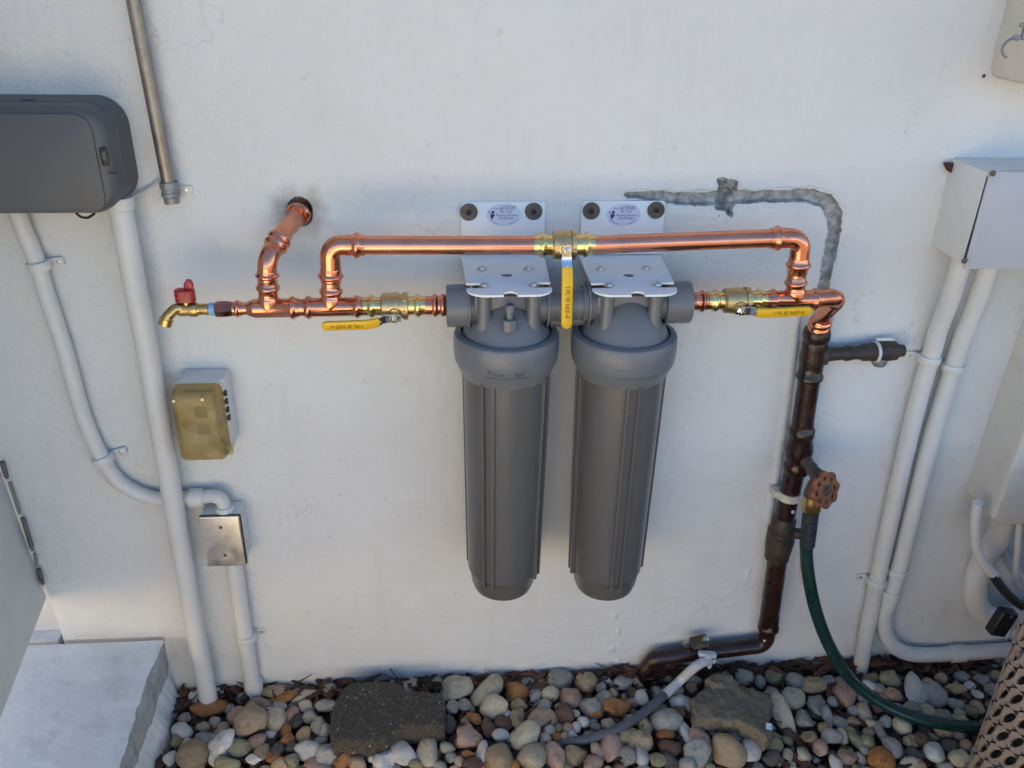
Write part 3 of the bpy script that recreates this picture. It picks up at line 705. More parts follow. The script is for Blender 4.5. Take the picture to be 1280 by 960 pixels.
# conduit under it
p0, p1 = at(292, 700, 0.022), at(318, 872, 0.020); r = 9.6*mpp(p1)
lc = thing('short_conduit', 'short white conduit from the steel plate box into the gravel', 'conduit', p1)
mb = MB(); mb.sweep([p0, p1 + (p1-p0).normalized()*0.05], r, 22); build(mb, 'pipe', 'white_pvc', lc)
strap(lc, at(308, 796, 0.021), p0-p1, r, 1)
sleeve(lc, at(317, 858, 0.020), p0-p1, r, 0.034, k=1.16)

# ------------------------------------------------------------------ copper, valves
O = 0.12
def press(mb, p, d, R, L, beads=(0.45,), cap0=True):
    """pressed socket: a slightly larger sleeve with a raised bead"""
    prof = [(0, R*0.99), (0, R*1.10), (L*0.06, R*1.13)]
    for b in beads:
        w = min(0.0065, L*0.22); c = L*b
        prof += [(c-w, R*1.13), (c-w*0.6, R*1.26), (c-w*0.2, R*1.37), (c+w*0.2, R*1.37), (c+w*0.6, R*1.26), (c+w, R*1.13)]
    prof += [(L*0.94, R*1.13), (L, R*1.10), (L, R*0.99)]
    mb.lathe(p, d, prof, 30)
def psleeve(parent, a, b, R, beads=(0.5,), m='copper_fit', name='press_socket'):
    mb = MB(); press(mb, a, b-a, R, (b-a).length, beads); return build(mb, name, m, parent)
RC = 11.8*mpp(at(560, 306, O))                     # radius of the bypass pipe
RL = RC*0.93
def low(px): return at(px, 385.5 - (px-320)*0.0165, O)         # axis of the lower run
TXT = 'I PL \u00ae NSF-4'
# left copper thing
cl = thing('copper_pipework', 'bright copper pipework with riser into the wall and bypass pipe, beside the brass tap', 'pipework', low(335))
mb = MB(); mb.sweep([low(298), low(322)], RL*0.72, 26); build(mb, 'reduced_pipe', 'copper', cl)
psleeve(cl, low(291), low(303), RL*0.74, (0.5,), 'copper_fit')
mb = MB(); mb.lathe(low(269.5), X, [(0, RL*0.5), (0, RL*0.86), (0.003, RL*0.92), (0.021, RL*0.92), (0.025, RL*0.82), (0.029, RL*0.82), (0.029, RL*0.5)], 6); build(mb, 'hex_adapter', 'copper_dark', cl, smooth=30)
def tee(parent, a, b, c, top, R, beads_a, beads_b, beads_t, name='tee'):
    mb = MB(); d = b-a; L = d.length
    prof = [(0, R*0.99), (0, R*1.08), (L*0.04, R*1.12)]
    for be in beads_a + beads_b:
        w = 0.0062; cc = L*be
        prof += [(cc-w, R*1.12), (cc-w*0.6, R*1.24), (cc-w*0.2, R*1.36), (cc+w*0.2, R*1.36), (cc+w*0.6, R*1.24), (cc+w, R*1.12)]
    prof += [(L*0.96, R*1.12), (L, R*1.08), (L, R*0.99)]
    mb.lathe(a, d, prof, 32)
    dt = top-c; Lt = dt.length
    prof = [(0, R*1.12), (R*1.08, R*1.26), (R*1.25, R*1.18), (R*1.6, R*1.10)]
    for be in beads_t:
        w = 0.0062; cc = Lt*be
        prof += [(cc-w, R*1.12), (cc-w*0.6, R*1.24), (cc-w*0.2, R*1.36), (cc+w*0.2, R*1.36), (cc+w*0.6, R*1.24), (cc+w, R*1.12)]
    prof += [(Lt*0.97, R*1.12), (Lt, R*1.05), (Lt, R*0.9)]
    mb.lathe(c, dt, prof, 32)
    return build(mb, name, 'copper_fit', parent)
# first tee (riser into the wall)
v0, v1 = low(335.5), at(334.5, 353, O)
tee(cl, low(317), low(374), low(336), v1, RL, [], [0.86], [0.80])
mb = MB(); mb.lathe(low(309), X, [(0, RL*0.72), (0.002, RL*0.86), (0.012, RL*1.1)], 28); build(mb, 'reducer', 'copper_fit', cl)
rz = at(334, 333, O); w2 = at(347, 303, 0.085); w3 = at(379, 255, -0.03)
mb = MB(); mb.sweep([v1 - (rz-v1)*0.3, rz], RL, 28); build(mb, 'pipe', 'copper', cl)
bend = fillet([at(334.5, 352, O), at(334, 322, O), w2 + (w3-w2)*0.02], 0.05, 10)
bn = fillet([at(334.5, 350, O), at(333.5, 324, O), at(350, 298, 0.080)], 0.045, 10)
mb = MB(); mb.sweep(bn, RL*1.10, 30); build(mb, 'elbow', 'copper_fit', cl)
dcur = (bn[-1]-bn[-2]).normalized()
mb = MB(); press(mb, at(334.4, 352, O), bn[1]-bn[0], RL, 0.020, (0.55,)); press(mb, bn[-1] - dcur*0.026, dcur, RL*1.02, 0.036, (0.25, 0.62)); build(mb, 'press_socket', 'copper_fit', cl)
mb = MB(); mb.sweep(smoothpath([bn[-1]-dcur*0.01, bn[-1]+dcur*0.02, at(366, 277, 0.03), w3], 8), [RL*1.02]*12 + [RL*1.10]*13, 28); build(mb, 'wall_pipe', 'copper', cl)
q1 = at(371.5, 270, 0.014); q2 = at(377.5, 258, -0.02)
mb = MB(); press(mb, q1, q2-q1, RL*1.10, (q2-q1).length, (0.2,)); build(mb, 'wall_socket', 'copper_fit', cl)
# second tee and bypass
t1 = at(413.5, 356, O)
tee(cl, low(380), low(454), low(414), t1, RL, [0.08], [0.90], [0.72])
mb = MB(); mb.sweep([low(368), low(386)], RL, 26); build(mb, 'pipe', 'copper', cl)
c0 = at(412.5, 306.5, O)
eb = fillet([at(413.2, 338, O), c0, at(444, 306.5, O)], 0.042, 12)
mb = MB(); mb.sweep(eb, RC*1.08, 30); build(mb, 'elbow', 'copper_fit', cl)
mb = MB(); mb.sweep([at(413.6, 362, O), at(413.2, 334, O)], RC, 28); build(mb, 'pipe', 'copper', cl)
psleeve(cl, at(413.5, 352, O), at(413.1, 335, O), RC, (0.42,))
psleeve(cl, at(432, 306.5, O), at(456, 306.8, O), RC, (0.58,))
mb = MB(); mb.sweep([at(440, 306.6, O), at(670, 306.5, O)], RC, 30); build(mb, 'bypass_pipe', 'copper', cl)

def ball_valve(name, label, c, d, half, R, stem_lever, rise, lever_len, text_flip, group='yellow lever ball valves', px_press=0.030, Bm='brass_cast', sd=V((0, -1, 0))):
    """brass press ball valve; d = pipe direction, stem_lever = lever direction, stem straight out from the wall"""
    t = thing(name, label, 'ball valve', c, group); d = d.normalized(); sd = sd.normalized()
    Lb = half*2
    mb = MB()
    mb.lathe(c - d*half, d, [(0, R*1.0), (0, R*1.28), (Lb*0.06, R*1.5), (Lb*0.30, R*1.56), (Lb*0.5, R*1.60), (Lb*0.66, R*1.56), (Lb*0.67, R*1.42), (Lb*0.78, R*1.40), (Lb*0.79, R*1.62), (Lb*0.97, R*1.62), (Lb, R*1.2), (Lb, R)], 32)
    body = build(mb, 'body', Bm, t, smooth=35)
    mb = MB(); mb.lathe(c + d*half*0.6, d, [(0, R*1.65), (0.006, R*1.66), (0.006, R*1.3)], 8); build(mb, 'hex_flats', Bm, body, smooth=25)
    for s in (-1, 1):
        mb = MB(); press(mb, c + d*s*(half-0.001), d*s, R*1.0, px_press, (0.55,)); build(mb, 'press_end', 'brass', t)
    s0 = c + sd*R*1.2
    mb = MB(); mb.lathe(s0, sd, [(0, R*0.80), (R*0.45, R*0.74), (R*0.5, R*0.55), (R*0.9, R*0.5)], 20); build(mb, 'stem_neck', Bm, t)
    sy = s0 + sd*R*0.9
    mb = MB(); mb.lathe(sy, sd, [(0, R*0.50), (0.002, R*0.53), (0.0065, R*0.53), (0.0075, R*0.44)], 6); nut = build(mb, 'nut', 'chrome', t, smooth=30)
    mb = MB(); mb.lathe(sy + sd*0.007, sd, [(0, 0.0036), (0.004, 0.0036), (0.0045, 0.003)], 12); build(mb, 'stem', 'brass', nut)
    # lever: a steel strip that steps outwards, then the vinyl grip
    L = stem_lever.normalized(); wv = L.cross(sd).normalized(); hw = R*0.56
    y0 = sy + sd*0.0015
    st_ = [(-0.011, 0.0), (0.010, 0.0), (0.018, 0.002), (0.027, rise*0.8), (0.040, rise)]
    mb = MB()
    for k, (s_, o_) in enumerate(st_):
        for side_ in (-1, 1):
            ww = hw*(0.95 if k else 0.7)
            mb.v.append(y0 + L*s_ + sd*o_ + wv*ww*side_); mb.v.append(y0 + L*s_ + sd*(o_+0.0026) + wv*ww*side_)
    n4 = len(st_)
    for k in range(n4-1):
        a = k*4; b = a+4
        for q in ([a, b, b+2, a+2], [a+1, a+3, b+3, b+1], [a, a+1, b+1, b], [a+2, b+2, b+3, a+3]): mb.f.append(q); mb.mi.append(0)
    mb.f += [[0, 2, 3, 1], [(n4-1)*4, (n4-1)*4+1, (n4-1)*4+3, (n4-1)*4+2]]; mb.mi += [0, 0]
    lev = build(mb, 'lever', 'chrome', t, smooth=30)
    mb = MB(); mb.lathe(y0 + L*0.0225 + sd*(rise*0.45+0.003), sd, [(0, 0.002), (0.002, 0.0018)], 10); build(mb, 'rivet', 'zinc', lev)
    # grip outline: the first stretch still climbs, the end is round
    gw = hw*1.08; gt = 0.0062
    secs = [(0.0, rise*0.60, 0.90), (0.004, rise*0.72, 0.98), (0.018, rise*1.02, 1.0), (0.022, rise*1.06, 1.0)]
    e0 = lever_len - gw
    secs += [(e0, rise*1.06, 1.0)] + [(e0 + gw*math.sin(R_(a)), rise*1.06, max(0.12, math.cos(R_(a)))) for a in (15, 30, 45, 58, 70, 80, 88)]
    mb = MB(); prof = [(-1, -.35), (-1, .35), (-.9, .5), (.9, .5), (1, .35), (1, -.35), (.9, -.5), (-.9, -.5)]
    for s_, o_, w_ in secs:
        for a, b in prof: mb.v.append(y0 + L*(0.024+s_) + sd*(o_+0.0013 + b*gt) + wv*(a*gw*w_))
    for k in range(len(secs)-1):
        for q in range(8): mb.f.append([k*8+q, k*8+(q+1) % 8, (k+1)*8+(q+1) % 8, (k+1)*8+q]); mb.mi.append(0)
    mb.f += [list(range(8)), [(len(secs)-1)*8+q for q in range(8)][::-1]]; mb.mi += [0, 0]
    grip = build(mb, 'grip', 'yellow', lev, smooth=50)
    tx = L if not text_flip else -L
    ty = sd.cross(tx)
    mid = y0 + L*(0.024 + 0.022 + (e0-0.022)*0.50) + sd*(rise*1.06 + 0.0013 + gt*0.5 + 0.0003)
    vf = place(text_mesh(TXT, gw*1.15, 0.0001), mid, tx*0.98, ty, sd)
    MB_ = MB().add(*vf); build(MB_, 'lettering', 'print_brown', grip, smooth=0)
    return t
vc = low(493.5); vd = (low(900)-low(500))
ball_valve('ball_valve', 'brass ball valve with yellow lever pointing away from the filters towards the tap', vc, vd, 17*mpp(vc), RL, -vd + V((0, 0, -0.01)), 0.013, 0.094, False, px_press=0.0305, sd=V((0, -1, -0.30)))
v2 = at(705, 306, O)
ball_valve('ball_valve', 'brass ball valve on the bypass pipe, yellow lever hanging straight down between the filters', v2, X, 15*mpp(v2), RC*0.98, at(708.5, 408, 0.19)-at(710, 330, 0.19), 0.012, 0.106, False, px_press=0.0320)
v3 = low(920.5)
ball_valve('ball_valve', 'brass ball valve beside the wall chase, yellow lever reaching to the copper elbow', v3, vd, 17*mpp(v3), RL, vd + V((0, 0, 0.02)), 0.009, 0.096, False, px_press=0.0290, sd=V((0, -1, -0.22)))
# short copper pieces between valves and filters
n1 = thing('copper_nipple', 'short ringed copper piece entering the port of the vented filter', 'pipe fitting', low(546), 'copper pieces at the filter ports')
psleeve(n1, low(531), low(548), RL, (0.75,)); mb = MB(); press(mb, low(547), X, RL, 0.026, (0.35,)); build(mb, 'adapter', 'copper_fit', n1)
n2 = thing('copper_nipple', 'short ringed copper piece leaving the filter without vent button', 'pipe fitting', low(872), 'copper pieces at the filter ports')
psleeve(n2, low(858), low(871), RL, (0.5,)); mb = MB(); press(mb, low(871), X, RL, 0.018, (0.5,)); build(mb, 'adapter', 'copper_fit', n2)
# right copper thing
cr = thing('copper_pipework', 'bright copper pipework joining the bypass pipe to the brown riser by a return elbow', 'pipework', low(993))
tb = at(995.5, 345, O)
tee(cr, low(956), low(1023), low(993.5), tb, RL, [0.15], [0.92], [0.72])
ce = at(1001.5, 297, O)
er = fillet([at(998.0, 333, O), ce, at(970, 297.8, O)], 0.042, 12)
mb = MB(); mb.sweep(er, RC*1.08, 30); build(mb, 'elbow', 'copper_fit', cr)
mb = MB(); mb.sweep([at(995.3, 352, O), at(998.2, 330, O)], RC, 28); build(mb, 'pipe', 'copper', cr)
psleeve(cr, at(996.4, 342, O), at(999, 322, O), RC, (0.55,))
psleeve(cr, at(984, 297.5, O), at(963, 298.2, O), RC, (0.6,))
mb = MB(); mb.sweep([at(742, 306, O), at(975, 297.6, O)], RC, 30); build(mb, 'bypass_pipe', 'copper', cr)
eB = at(1051, 370.5, O); bt = at(1021.5, 416, 0.034)
eM = V(((eB.x+2*bt.x)/3, -0.046, bt.z + 0.040))
ret = fillet([low(1008), eB, eM, bt + V((-0.002, 0, -0.01))], [0.040, 0.022], 14)
mb = MB(); mb.sweep(ret, RL*1.12, 30); build(mb, 'return_elbow', 'copper_fit', cr)
ps_ = eM.lerp(bt, 0.12) + V((0.001, -0.001, 0)); ed = bt - ps_
mb = MB(); press(mb, ps_, ed, RL*1.06, ed.length, (0.25, 0.62)); build(mb, 'press_socket', 'copper_fit', cr)

# brass hose tap with red handle
tp = thing('hose_tap', 'brass hose tap with small red handle at the end of the copper run', 'tap', low(235))
mb = MB(); mb.lathe(low(246), X, [(0, RL*0.4), (0, RL*0.64), (0.024, RL*0.64), (0.024, RL*0.4)], 24)
for k in range(4): mb.lathe(low(251+k*3), X, [(0, RL*0.64), (0.001, RL*0.70), (0.002, RL*0.64)], 24)
build(mb, 'inlet', 'brass_old', tp)
mb = MB(); mb.lathe(low(262), X, [(0, RL*0.66), (0.001, RL*0.76), (0.010, RL*0.74), (0.011, RL*0.6)], 20); build(mb, 'thread_tape', 'tape', tp)
mb = MB(); mb.lathe(low(247.5), -X, [(0, RL*0.5), (0, RL*0.80), (0.005, RL*0.86), (0.010, RL*0.84), (0.016, RL*0.74), (0.026, RL*0.80), (0.032, RL*0.70), (0.038, RL*0.4)], 24); build(mb, 'body', 'brass_old', tp)
spt = fillet([low(232), at(221, 384, O+0.004), at(209, 396, O+0.012), at(206, 406, O+0.014)], [0.015, 0.012], 6)
mb = MB(); mb.sweep(spt, [RL*0.62]*(len(spt)-4) + [RL*0.64, RL*0.66, RL*0.66, RL*0.66], 22)
dsp = (spt[-1]-spt[-2]).normalized(); mb.lathe(spt[-1]-dsp*0.012, dsp, [(0, RL*0.62), (0.001, RL*0.78), (0.012, RL*0.78), (0.013, RL*0.6), (0.013, RL*0.5), (0.004, RL*0.48)], 22); build(mb, 'spout', 'brass_old', tp)
hb = at(232.5, 377, O)
mb = MB(); mb.lathe(hb - Z*0.006, Z, [(0, RL*0.42), (0.006, RL*0.42), (0.008, RL*0.3)], 18); build(mb, 'bonnet', 'brass_old', tp)
mb = MB(); mb.prism(rrect(-0.0165, -0.0095, 0.0165, 0.0095, 0.008, 5), hb + Z*0.001, X, Y, Z, 0.0215, 0.004, 3)
mb.prism([(-0.004, 0.0), (0.011, 0.0), (0.012, 0.008), (0.0085, 0.0165), (0.002, 0.017), (-0.003, 0.010)], hb + V((0.004, 0.003, 0.0215)), X, Z, -Y, 0.006, 0.0015)
build(mb, 'handle', 'red', tp)

# ------------------------------------------------------------------ water filters
AX = 0.130
def water_filter(label, pxa, pya, vent, rib0, text, brx0, brx1, bry, scr_px, outer, plen):
    ax = at(pxa, pya, AX)                                  # axis at the port height
    t = thing('water_filter', label, 'water filter', V((ax.x, ax.y, at(pxa, 725, AX).z)), 'twin water filters')
    zax = lambda py: at(pxa + (600-pxa)*(py-pya)/(2646-pya), py, AX).z
    Rc = 66.0*mpp(at(pxa, 432, AX)); Rb = 54.5*mpp(at(pxa, 480, AX))*0.98
    zc1, zc0 = zax(413), zax(446)
    c2 = V((ax.x, ax.y, 0))
    # bowl
    zb0, zb1 = zax(706), zax(722)
    mb = MB(); mb.lathe(c2 + Z*zb1, Z, [(-0.012, 0.0), (-0.012, Rb*0.62), (-0.010, Rb*0.76), (0, Rb*0.80), (0.004, Rb*0.82), (zb0-zb1, Rb*0.86), (zb0-zb1+0.004, Rb*0.905), (zc0-zb1-0.01, Rb*0.985)], 72, caps=False); bowl = build(mb, 'bowl', 'bowl', t, smooth=35)
    for k in range(4):
        for s in (-1, 1):
            a = R_(rib0 + 90*k + s*7.2); dr = V((math.sin(a), -math.cos(a), 0)); tn = V((math.cos(a), math.sin(a), 0))
            mb = MB(); hw = 0.0030
            tz, bz = zc0 - 0.012, zb0 - 0.004
            for z, rr in ((bz, Rb*0.90), (bz + 0.03, Rb*0.907), (tz, Rb*0.985)):
                for w_, e_ in ((-hw, -0.004), (-hw*0.85, 0.0060), (hw*0.85, 0.0060), (hw, -0.004)): mb.v.append(c2 + Z*z + dr*(rr+e_) + tn*w_)
            for j in range(2):
                for q in range(4): mb.f.append([j*4+q, j*4+(q+1) % 4, (j+1)*4+(q+1) % 4, (j+1)*4+q]); mb.mi.append(0)
            mb.f += [[0, 1, 2, 3], [8, 11, 10, 9]]; mb.mi += [0, 0]
            build(mb, 'rib', 'bowl', bowl, smooth=30)
    # collar
    H = zc1 - zc0
    mb = MB(); mb.lathe(c2 + Z*zc0, Z, [(-0.026, Rb*0.96), (-0.026, Rb*1.025), (-0.022, Rb*1.045), (-0.005, Rc*0.945), (0.0, Rc*0.972), (0.005, Rc*0.985), (H*0.5, Rc), (H*0.88, Rc*0.992), (H*0.96, Rc*0.972), (H, Rc*0.935), (H+0.001, Rc*0.86), (H-0.004, Rc*0.84), (H-0.004, Rc*0.81)], 80, caps=False); col = build(mb, 'collar', 'filter', t, smooth=30)
    def on_collar(a, zz, e): return c2 + V((math.sin(a), -math.cos(a), 0))*(Rc*(0.985 + 0.015*max(0, min(1, (zz-zc0-0.006)/(H*0.5-0.006)))) + e) + Z*zz
    a0 = R_(-24 if text else -14); zt0 = zc0 + 0.0085
    fr_ = MB(); wdt = 0.076/Rc
    fr_.sweep([on_collar(a0 - 0.05 + wdt*k/16, zt0 + 0.0075, 0.0) for k in range(17)], 0.0006, 6); fr_.sweep([on_collar(a0 - 0.05, zt0 + 0.0075, 0.0), on_collar(a0 - 0.05, zt0 - 0.0085, 0.0)], 0.0006, 6)
    fr_.sweep([on_collar(a0 - 0.05 + wdt*k/16, zt0 - 0.0085, 0.0) for k in range(17)], 0.0006, 6)
    build(fr_, 'embossed_frame', 'filter', col)
    if text:
        n_txt = text_mesh(text, 0.0125, 0.0007, 'LEFT')
        tv = [on_collar(a0 + v.x/Rc, zt0 + v.y*0.95, 0.0004 + (v.z+0.0007)*0.7) for v in n_txt[0]]
        mb = MB().add(tv, n_txt[1]); build(mb, 'embossed_lettering', 'bowl', col, smooth=0)
    # head: dome, square core, ports, posts
    zp = ax.z; ztop = zax(352)
    mb = MB(); Hd = zp - zc1
    mb.lathe(c2 + Z*(zc1-0.004), Z, [(0, Rc*0.82), (0.004, Rc*0.815), (0.008, Rc*0.79), (Hd*0.45, Rc*0.72), (Hd*0.8, Rc*0.60), (Hd*1.1, Rc*0.46), (Hd*1.35, Rc*0.30), (Hd*1.5, Rc*0.12), (Hd*1.53, 0.0)], 64, caps=False)
    head = build(mb, 'head', 'filter', t, smooth=50)
    mb = MB(); mb.box(c2 + Z*((zp+ztop)/2 - 0.014) + Y*0.012, (Rc*1.25, Rc*0.9, (ztop-zp)*1.0), bevel=0.006); build(mb, 'core', 'filter', head)
    for s in (-1, 1):
        Rp = Rc*0.365
        if s == outer: prof = [(0, Rp*0.86), (Rc*0.20, Rp*0.88), (Rc*0.205, Rp*1.16), (Rc*0.235, Rp*1.16), (Rc*0.24, Rp*1.08), (Rc*(plen-0.50), Rp*1.08), (Rc*(plen-0.485), Rp*1.02), (Rc*(plen-0.48), Rp*0.8), (Rc*(plen-0.50), Rp*0.6)]
        else: prof = [(0, Rp*0.86), (Rc*0.24, Rp*0.88), (Rc*0.245, Rp*1.16), (Rc*0.275, Rp*1.16), (Rc*0.28, Rp*0.90), (Rc*0.36, Rp*0.90)]
        mb = MB(); mb.lathe(V((ax.x, ax.y, zp)) + X*s*Rc*0.48, X*s, prof, 40); build(mb, 'port', 'filter', head, smooth=30)
    # bracket: vertical plate on the wall, folded to a shelf over the head
    zs = ztop + 0.004
    bx0, bx1 = at(brx0, bry, 0.003).x, at(brx1, bry, 0.003).x; bzt = at((brx0+brx1)/2, bry, 0.003).z
    bc = (bx0+bx1)/2; hw = (bx1-bx0)/2
    mb = MB(); mb.prism(rrect(bx0, zs+0.004, bx1, bzt, 0.006, 4), V((0, -0.002, 0)), X, Z, -Y, 0.003, 0.0008); bk = build(mb, 'mounting_bracket', 'bracket', t, smooth=35)
    yf = AX + 0.079                                         # front lip
    sh = hw*1.0; fx = ax.x - bc
    hf = hw*0.93; s0, s1 = yf-0.057, yf-0.033
    H_ = [(-hw, 0, 0.003), (-hf, 0.75, s0), (-hf*0.62, 0.8, s0)]
    for a in range(15, 180, 30): H_.append((-hf*0.62 + 0.009*math.sin(R_(a)), 0.8, (s0+s1)/2 - (s1-s0)/2*math.cos(R_(a))))
    H_ += [(-hf*0.62, 0.85, s1), (-hf, 1, s1)]
    for a in range(10, 91, 16): H_.append((-hf + 0.030*(1-math.cos(R_(a))), 1, yf - 0.030 + 0.030*math.sin(R_(a))))
    H_ += [(-0.0115, 1, yf)]
    for a in range(0, 81, 20): H_.append((-0.0115*math.cos(R_(a)), 1, yf - 0.006 - 0.011*math.sin(R_(a))))
    S_ = [(x_ + fx*k_, y_) for x_, k_, y_ in H_] + [(-x_ + fx*k_, y_) for x_, k_, y_ in reversed(H_)]
    hole_ = circ(fx*0.6, yf-0.098, 0.0105, 20, 0.0115)
    vf = curve_mesh([S_, hole_[::-1]], 0.0015, 0.0003)
    mb = MB().add(*place(vf, V((bc, 0, zs)), X, -Y, Z)); build(mb, 'bracket_shelf', 'bracket', bk, smooth=0)
    mb = MB(); mb.box(V((ax.x, -yf+0.098, zs-0.009)), (0.03, 0.03, 0.006), bevel=0.001); build(mb, 'hole_backing', 'black', bk)  # black plate showing through the shelf hole
    # screws with posts below
    for (dx, dy) in ((-1, -1), (1, -1), (-1, 1), (1, 1)):
        sp_ = V((ax.x + dx*0.0405 - (0.002 if dy > 0 else 0)*0, ax.y + 0.006 + dy*0.042 + 0.0, zs))
        mb = MB(); mb.lathe(sp_ + Z*0.0016, Z, [(0, 0.0085), (0.0012, 0.0085), (0.0013, 0.0062), (0.004, 0.0056), (0.0058, 0.0036), (0.0062, 0.0)], 20, caps=False); build(mb, 'screw', 'zinc', bk)
        mb = MB(); mb.lathe(V((sp_.x, sp_.y, zc1-0.002)), Z, [(0, 0.0125), ((zs-zc1)*0.5, 0.0112), (zs-0.003-zc1+0.002, 0.0105)], 22); build(mb, 'post', 'filter', head)
    if vent:
        vb = V((ax.x + 0.0005, ax.y - 0.058, zc1 + 0.026))
        mb = MB(); mb.lathe(vb, Z, [(0, 0.0135), (0.018, 0.0135), (0.0195, 0.012)], 8); build(mb, 'vent_boss', 'filter', head, smooth=30)
        mb = MB(); mb.lathe(vb + Z*0.019, Z, [(0, 0.0058), (0.012, 0.0058), (0.0125, 0.008), (0.024, 0.008), (0.0255, 0.0068)], 20); build(mb, 'vent_button', 'filter', head)
    # washers and bolts in the top corners
    for (a, b) in scr_px:
        wp = at(a, b, 0.005)
        mb = MB(); mb.lathe(V((wp.x, -0.0052, wp.z)), -Y, [(0, 0.0155), (0.0020, 0.0155), (0.003, 0.0148), (0.0032, 0.008), (0.0032, 0.0045)], 30); ws = build(mb, 'washer', 'washer', bk)
        mb = MB(); mb.lathe(V((wp.x, -0.0086, wp.z)), -Y, [(0, 0.0052), (0.003, 0.0050), (0.0035, 0.003), (0.0015, 0.0028)], 6); build(mb, 'bolt', 'ink', ws)
    # round sticker with print
    so = V((bc + 0.001, -0.0056, at((brx0+brx1)/2, 268.5, 0.005).z)); sw = 0.031; sh_ = 0.0205
    mb = MB(); mb.prism(circ(0, 0, sw, 40, sh_), so, X, Z, -Y, 0.0002); stk = build(mb, 'sticker', 'sticker', bk, smooth=0)
    tm = MB(); pz = so - Y*0.0004
    for s_, sz, dx, dz, shr in (('6/10/20', 0.0105, 0.006, 0.0125, 0.4), ('INSTALLED:', 0.0032, -0.013, 0.0115, 0), ('Mr. Turk', 0.0068, 0.004, 0.0055, 0), ('Plumbing Solutions', 0.0062, 0.0055, -0.0005, 0), ('954-500-0600', 0.0058, 0.004, -0.0062, 0)):
        tm.add(*place(text_mesh(s_, sz, 0.00005, 'CENTER', shr), pz + X*dx + Z*dz, X*0.82, Z, -Y))
    for s in (-1, 1):
        tm.sweep([pz + V((s*sw*0.86*math.sin(R_(a)), 0, -sh_*0.86*math.cos(R_(a)))) for a in range(16, 66, 6)], 0.00035, 6)
    build(tm, 'lettering', 'ink_blue', stk, smooth=0)
    lm = MB(); lo = pz + X*(-0.0205) + Z*(-0.001)
    lm.prism([(-0.001, -0.0075), (0.002, -0.003), (0.0045, 0.0), (0.004, 0.0025), (-0.0035, 0.0028), (-0.0035, -0.003)], lo, X, Z, -Y, 0.0001)
    lm.prism([(-0.0025, 0.0035), (0.0035, 0.0035), (0.0038, 0.0075), (0.001, 0.0085), (-0.002, 0.0075), (-0.001, 0.0055)], lo, X, Z, -Y, 0.0001)
    lm.prism([(-0.006, 0.004), (-0.0045, 0.004), (-0.005, 0.008), (-0.0065, 0.0078)], lo, X, Z, -Y, 0.0001)
    build(lm, 'printed_emblem', 'ink_blue', stk, smooth=0)
    return t, ax, Rc
f1, ax1, Rc1 = water_filter('grey water filter with vent button on its head, nearer the brass tap', 633.5, 381.5, True, -27, 'Made in Italy', 576, 682, 252, ((586, 265), (667, 264)), -1, 1.12)
f2, ax2, Rc2 = water_filter('grey water filter without vent button, nearer the brown riser', 783.5, 378.5, False, 5, None, 727.5, 832, 251, ((739, 263.5), (820, 262.5)), 1, 1.18)
lk = thing('filter_connector', 'grey plastic pipe joining the heads of the two filters', 'connector', (ax1+ax2)/2)
mb = MB(); a_, b_ = ax1 + X*Rc1*0.80, ax2 - X*Rc2*0.80
mb.lathe(a_, b_-a_, [(0, Rc1*0.28), ((b_-a_).length, Rc1*0.28)], 32); build(mb, 'pipe', 'filter', lk)
mb = MB(); mb.lathe(a_ - Z*Rc1*0.30 - Y*0.006, b_-a_, [(0, 0.010), ((b_-a_).length*1.0, 0.010)], 16); build(mb, 'lower_bar', 'bowl', lk)

# ------------------------------------------------------------------ brown riser
BO = 0.032
def br(px, py, o=BO): return at(px, py, o)
riser = thing('brown_riser', 'dark brown painted water pipe rising from the gravel to the copper elbow', 'pipe', br(958, 800))
rb = 13.2*mpp(br(1000, 540))
cl_ = [(1021.5, 414), (1012, 470), (997, 572), (984, 630), (973, 690), (959, 790)]
mb = MB(); mb.sweep([br(*p) for p in cl_[:-1]] + [br(960, 784)], rb, 28); build(mb, 'pipe', 'brown', riser)
lowp = fillet([br(961.5, 778), br(956.5, 806), br(870, 816), br(818, 823, 0.030), br(806, 838, 0.030), br(804, 858, 0.030)], [0.024, 0.02, 0.016, 0.01], 8)
mb = MB(); mb.sweep(lowp, rb*0.86, 26); build(mb, 'lower_pipe', 'brown', riser)
def fitting(a, b, prof, name='fitting', m='brown', par=riser, seg=26):
    d = b-a; L = d.length; mb = MB(); mb.lathe(a, d, [(t*L, rb*k) for t, k in prof], seg); return build(mb, name, m, par, smooth=50)
fitting(br(1022, 411), br(1019.5, 426), [(0, .9), (0, 1.12), (.3, 1.22), (.7, 1.22), (1, 1.05)], 'collar', 'brown')
fitting(br(1019, 425), br(1011.5, 474), [(0, 1.0), (.1, 1.12), (.2, 1.06), (.42, 1.18), (.62, 1.1), (.84, 1.06), (.88, 1.22), (.96, 1.22), (1, 1.0)], 'tee', 'brown')
fitting(br(1004, 528), br(994.5, 592), [(0, 1.0), (.08, 1.02), (.12, 1.2), (.24, 1.2), (.3, 1.08), (.5, 1.32), (.68, 1.22), (.76, 1.08), (.8, 1.22), (.94, 1.22), (1, 1.0)], 'tee', 'brown')
fitting(br(981, 646), br(970, 700), [(0, 1.0), (.05, 1.18), (.28, 1.2), (.3, 1.36), (.52, 1.40), (.72, 1.32), (.86, 1.22), (.94, 1.24), (1, 1.0)], 'union', 'brown_old')
fitting(br(963.5, 765), br(960, 786), [(0, .9), (.2, 1.0), (.75, 1.02), (.8, 1.12), (1, 1.1)], 'elbow_collar', 'brown')
mb = MB(); mb.sweep([br(978, 664) + X*0.01, br(1002, 668, 0.05)], rb*0.55, 14); build(mb, 'stub', 'brown_old', riser)
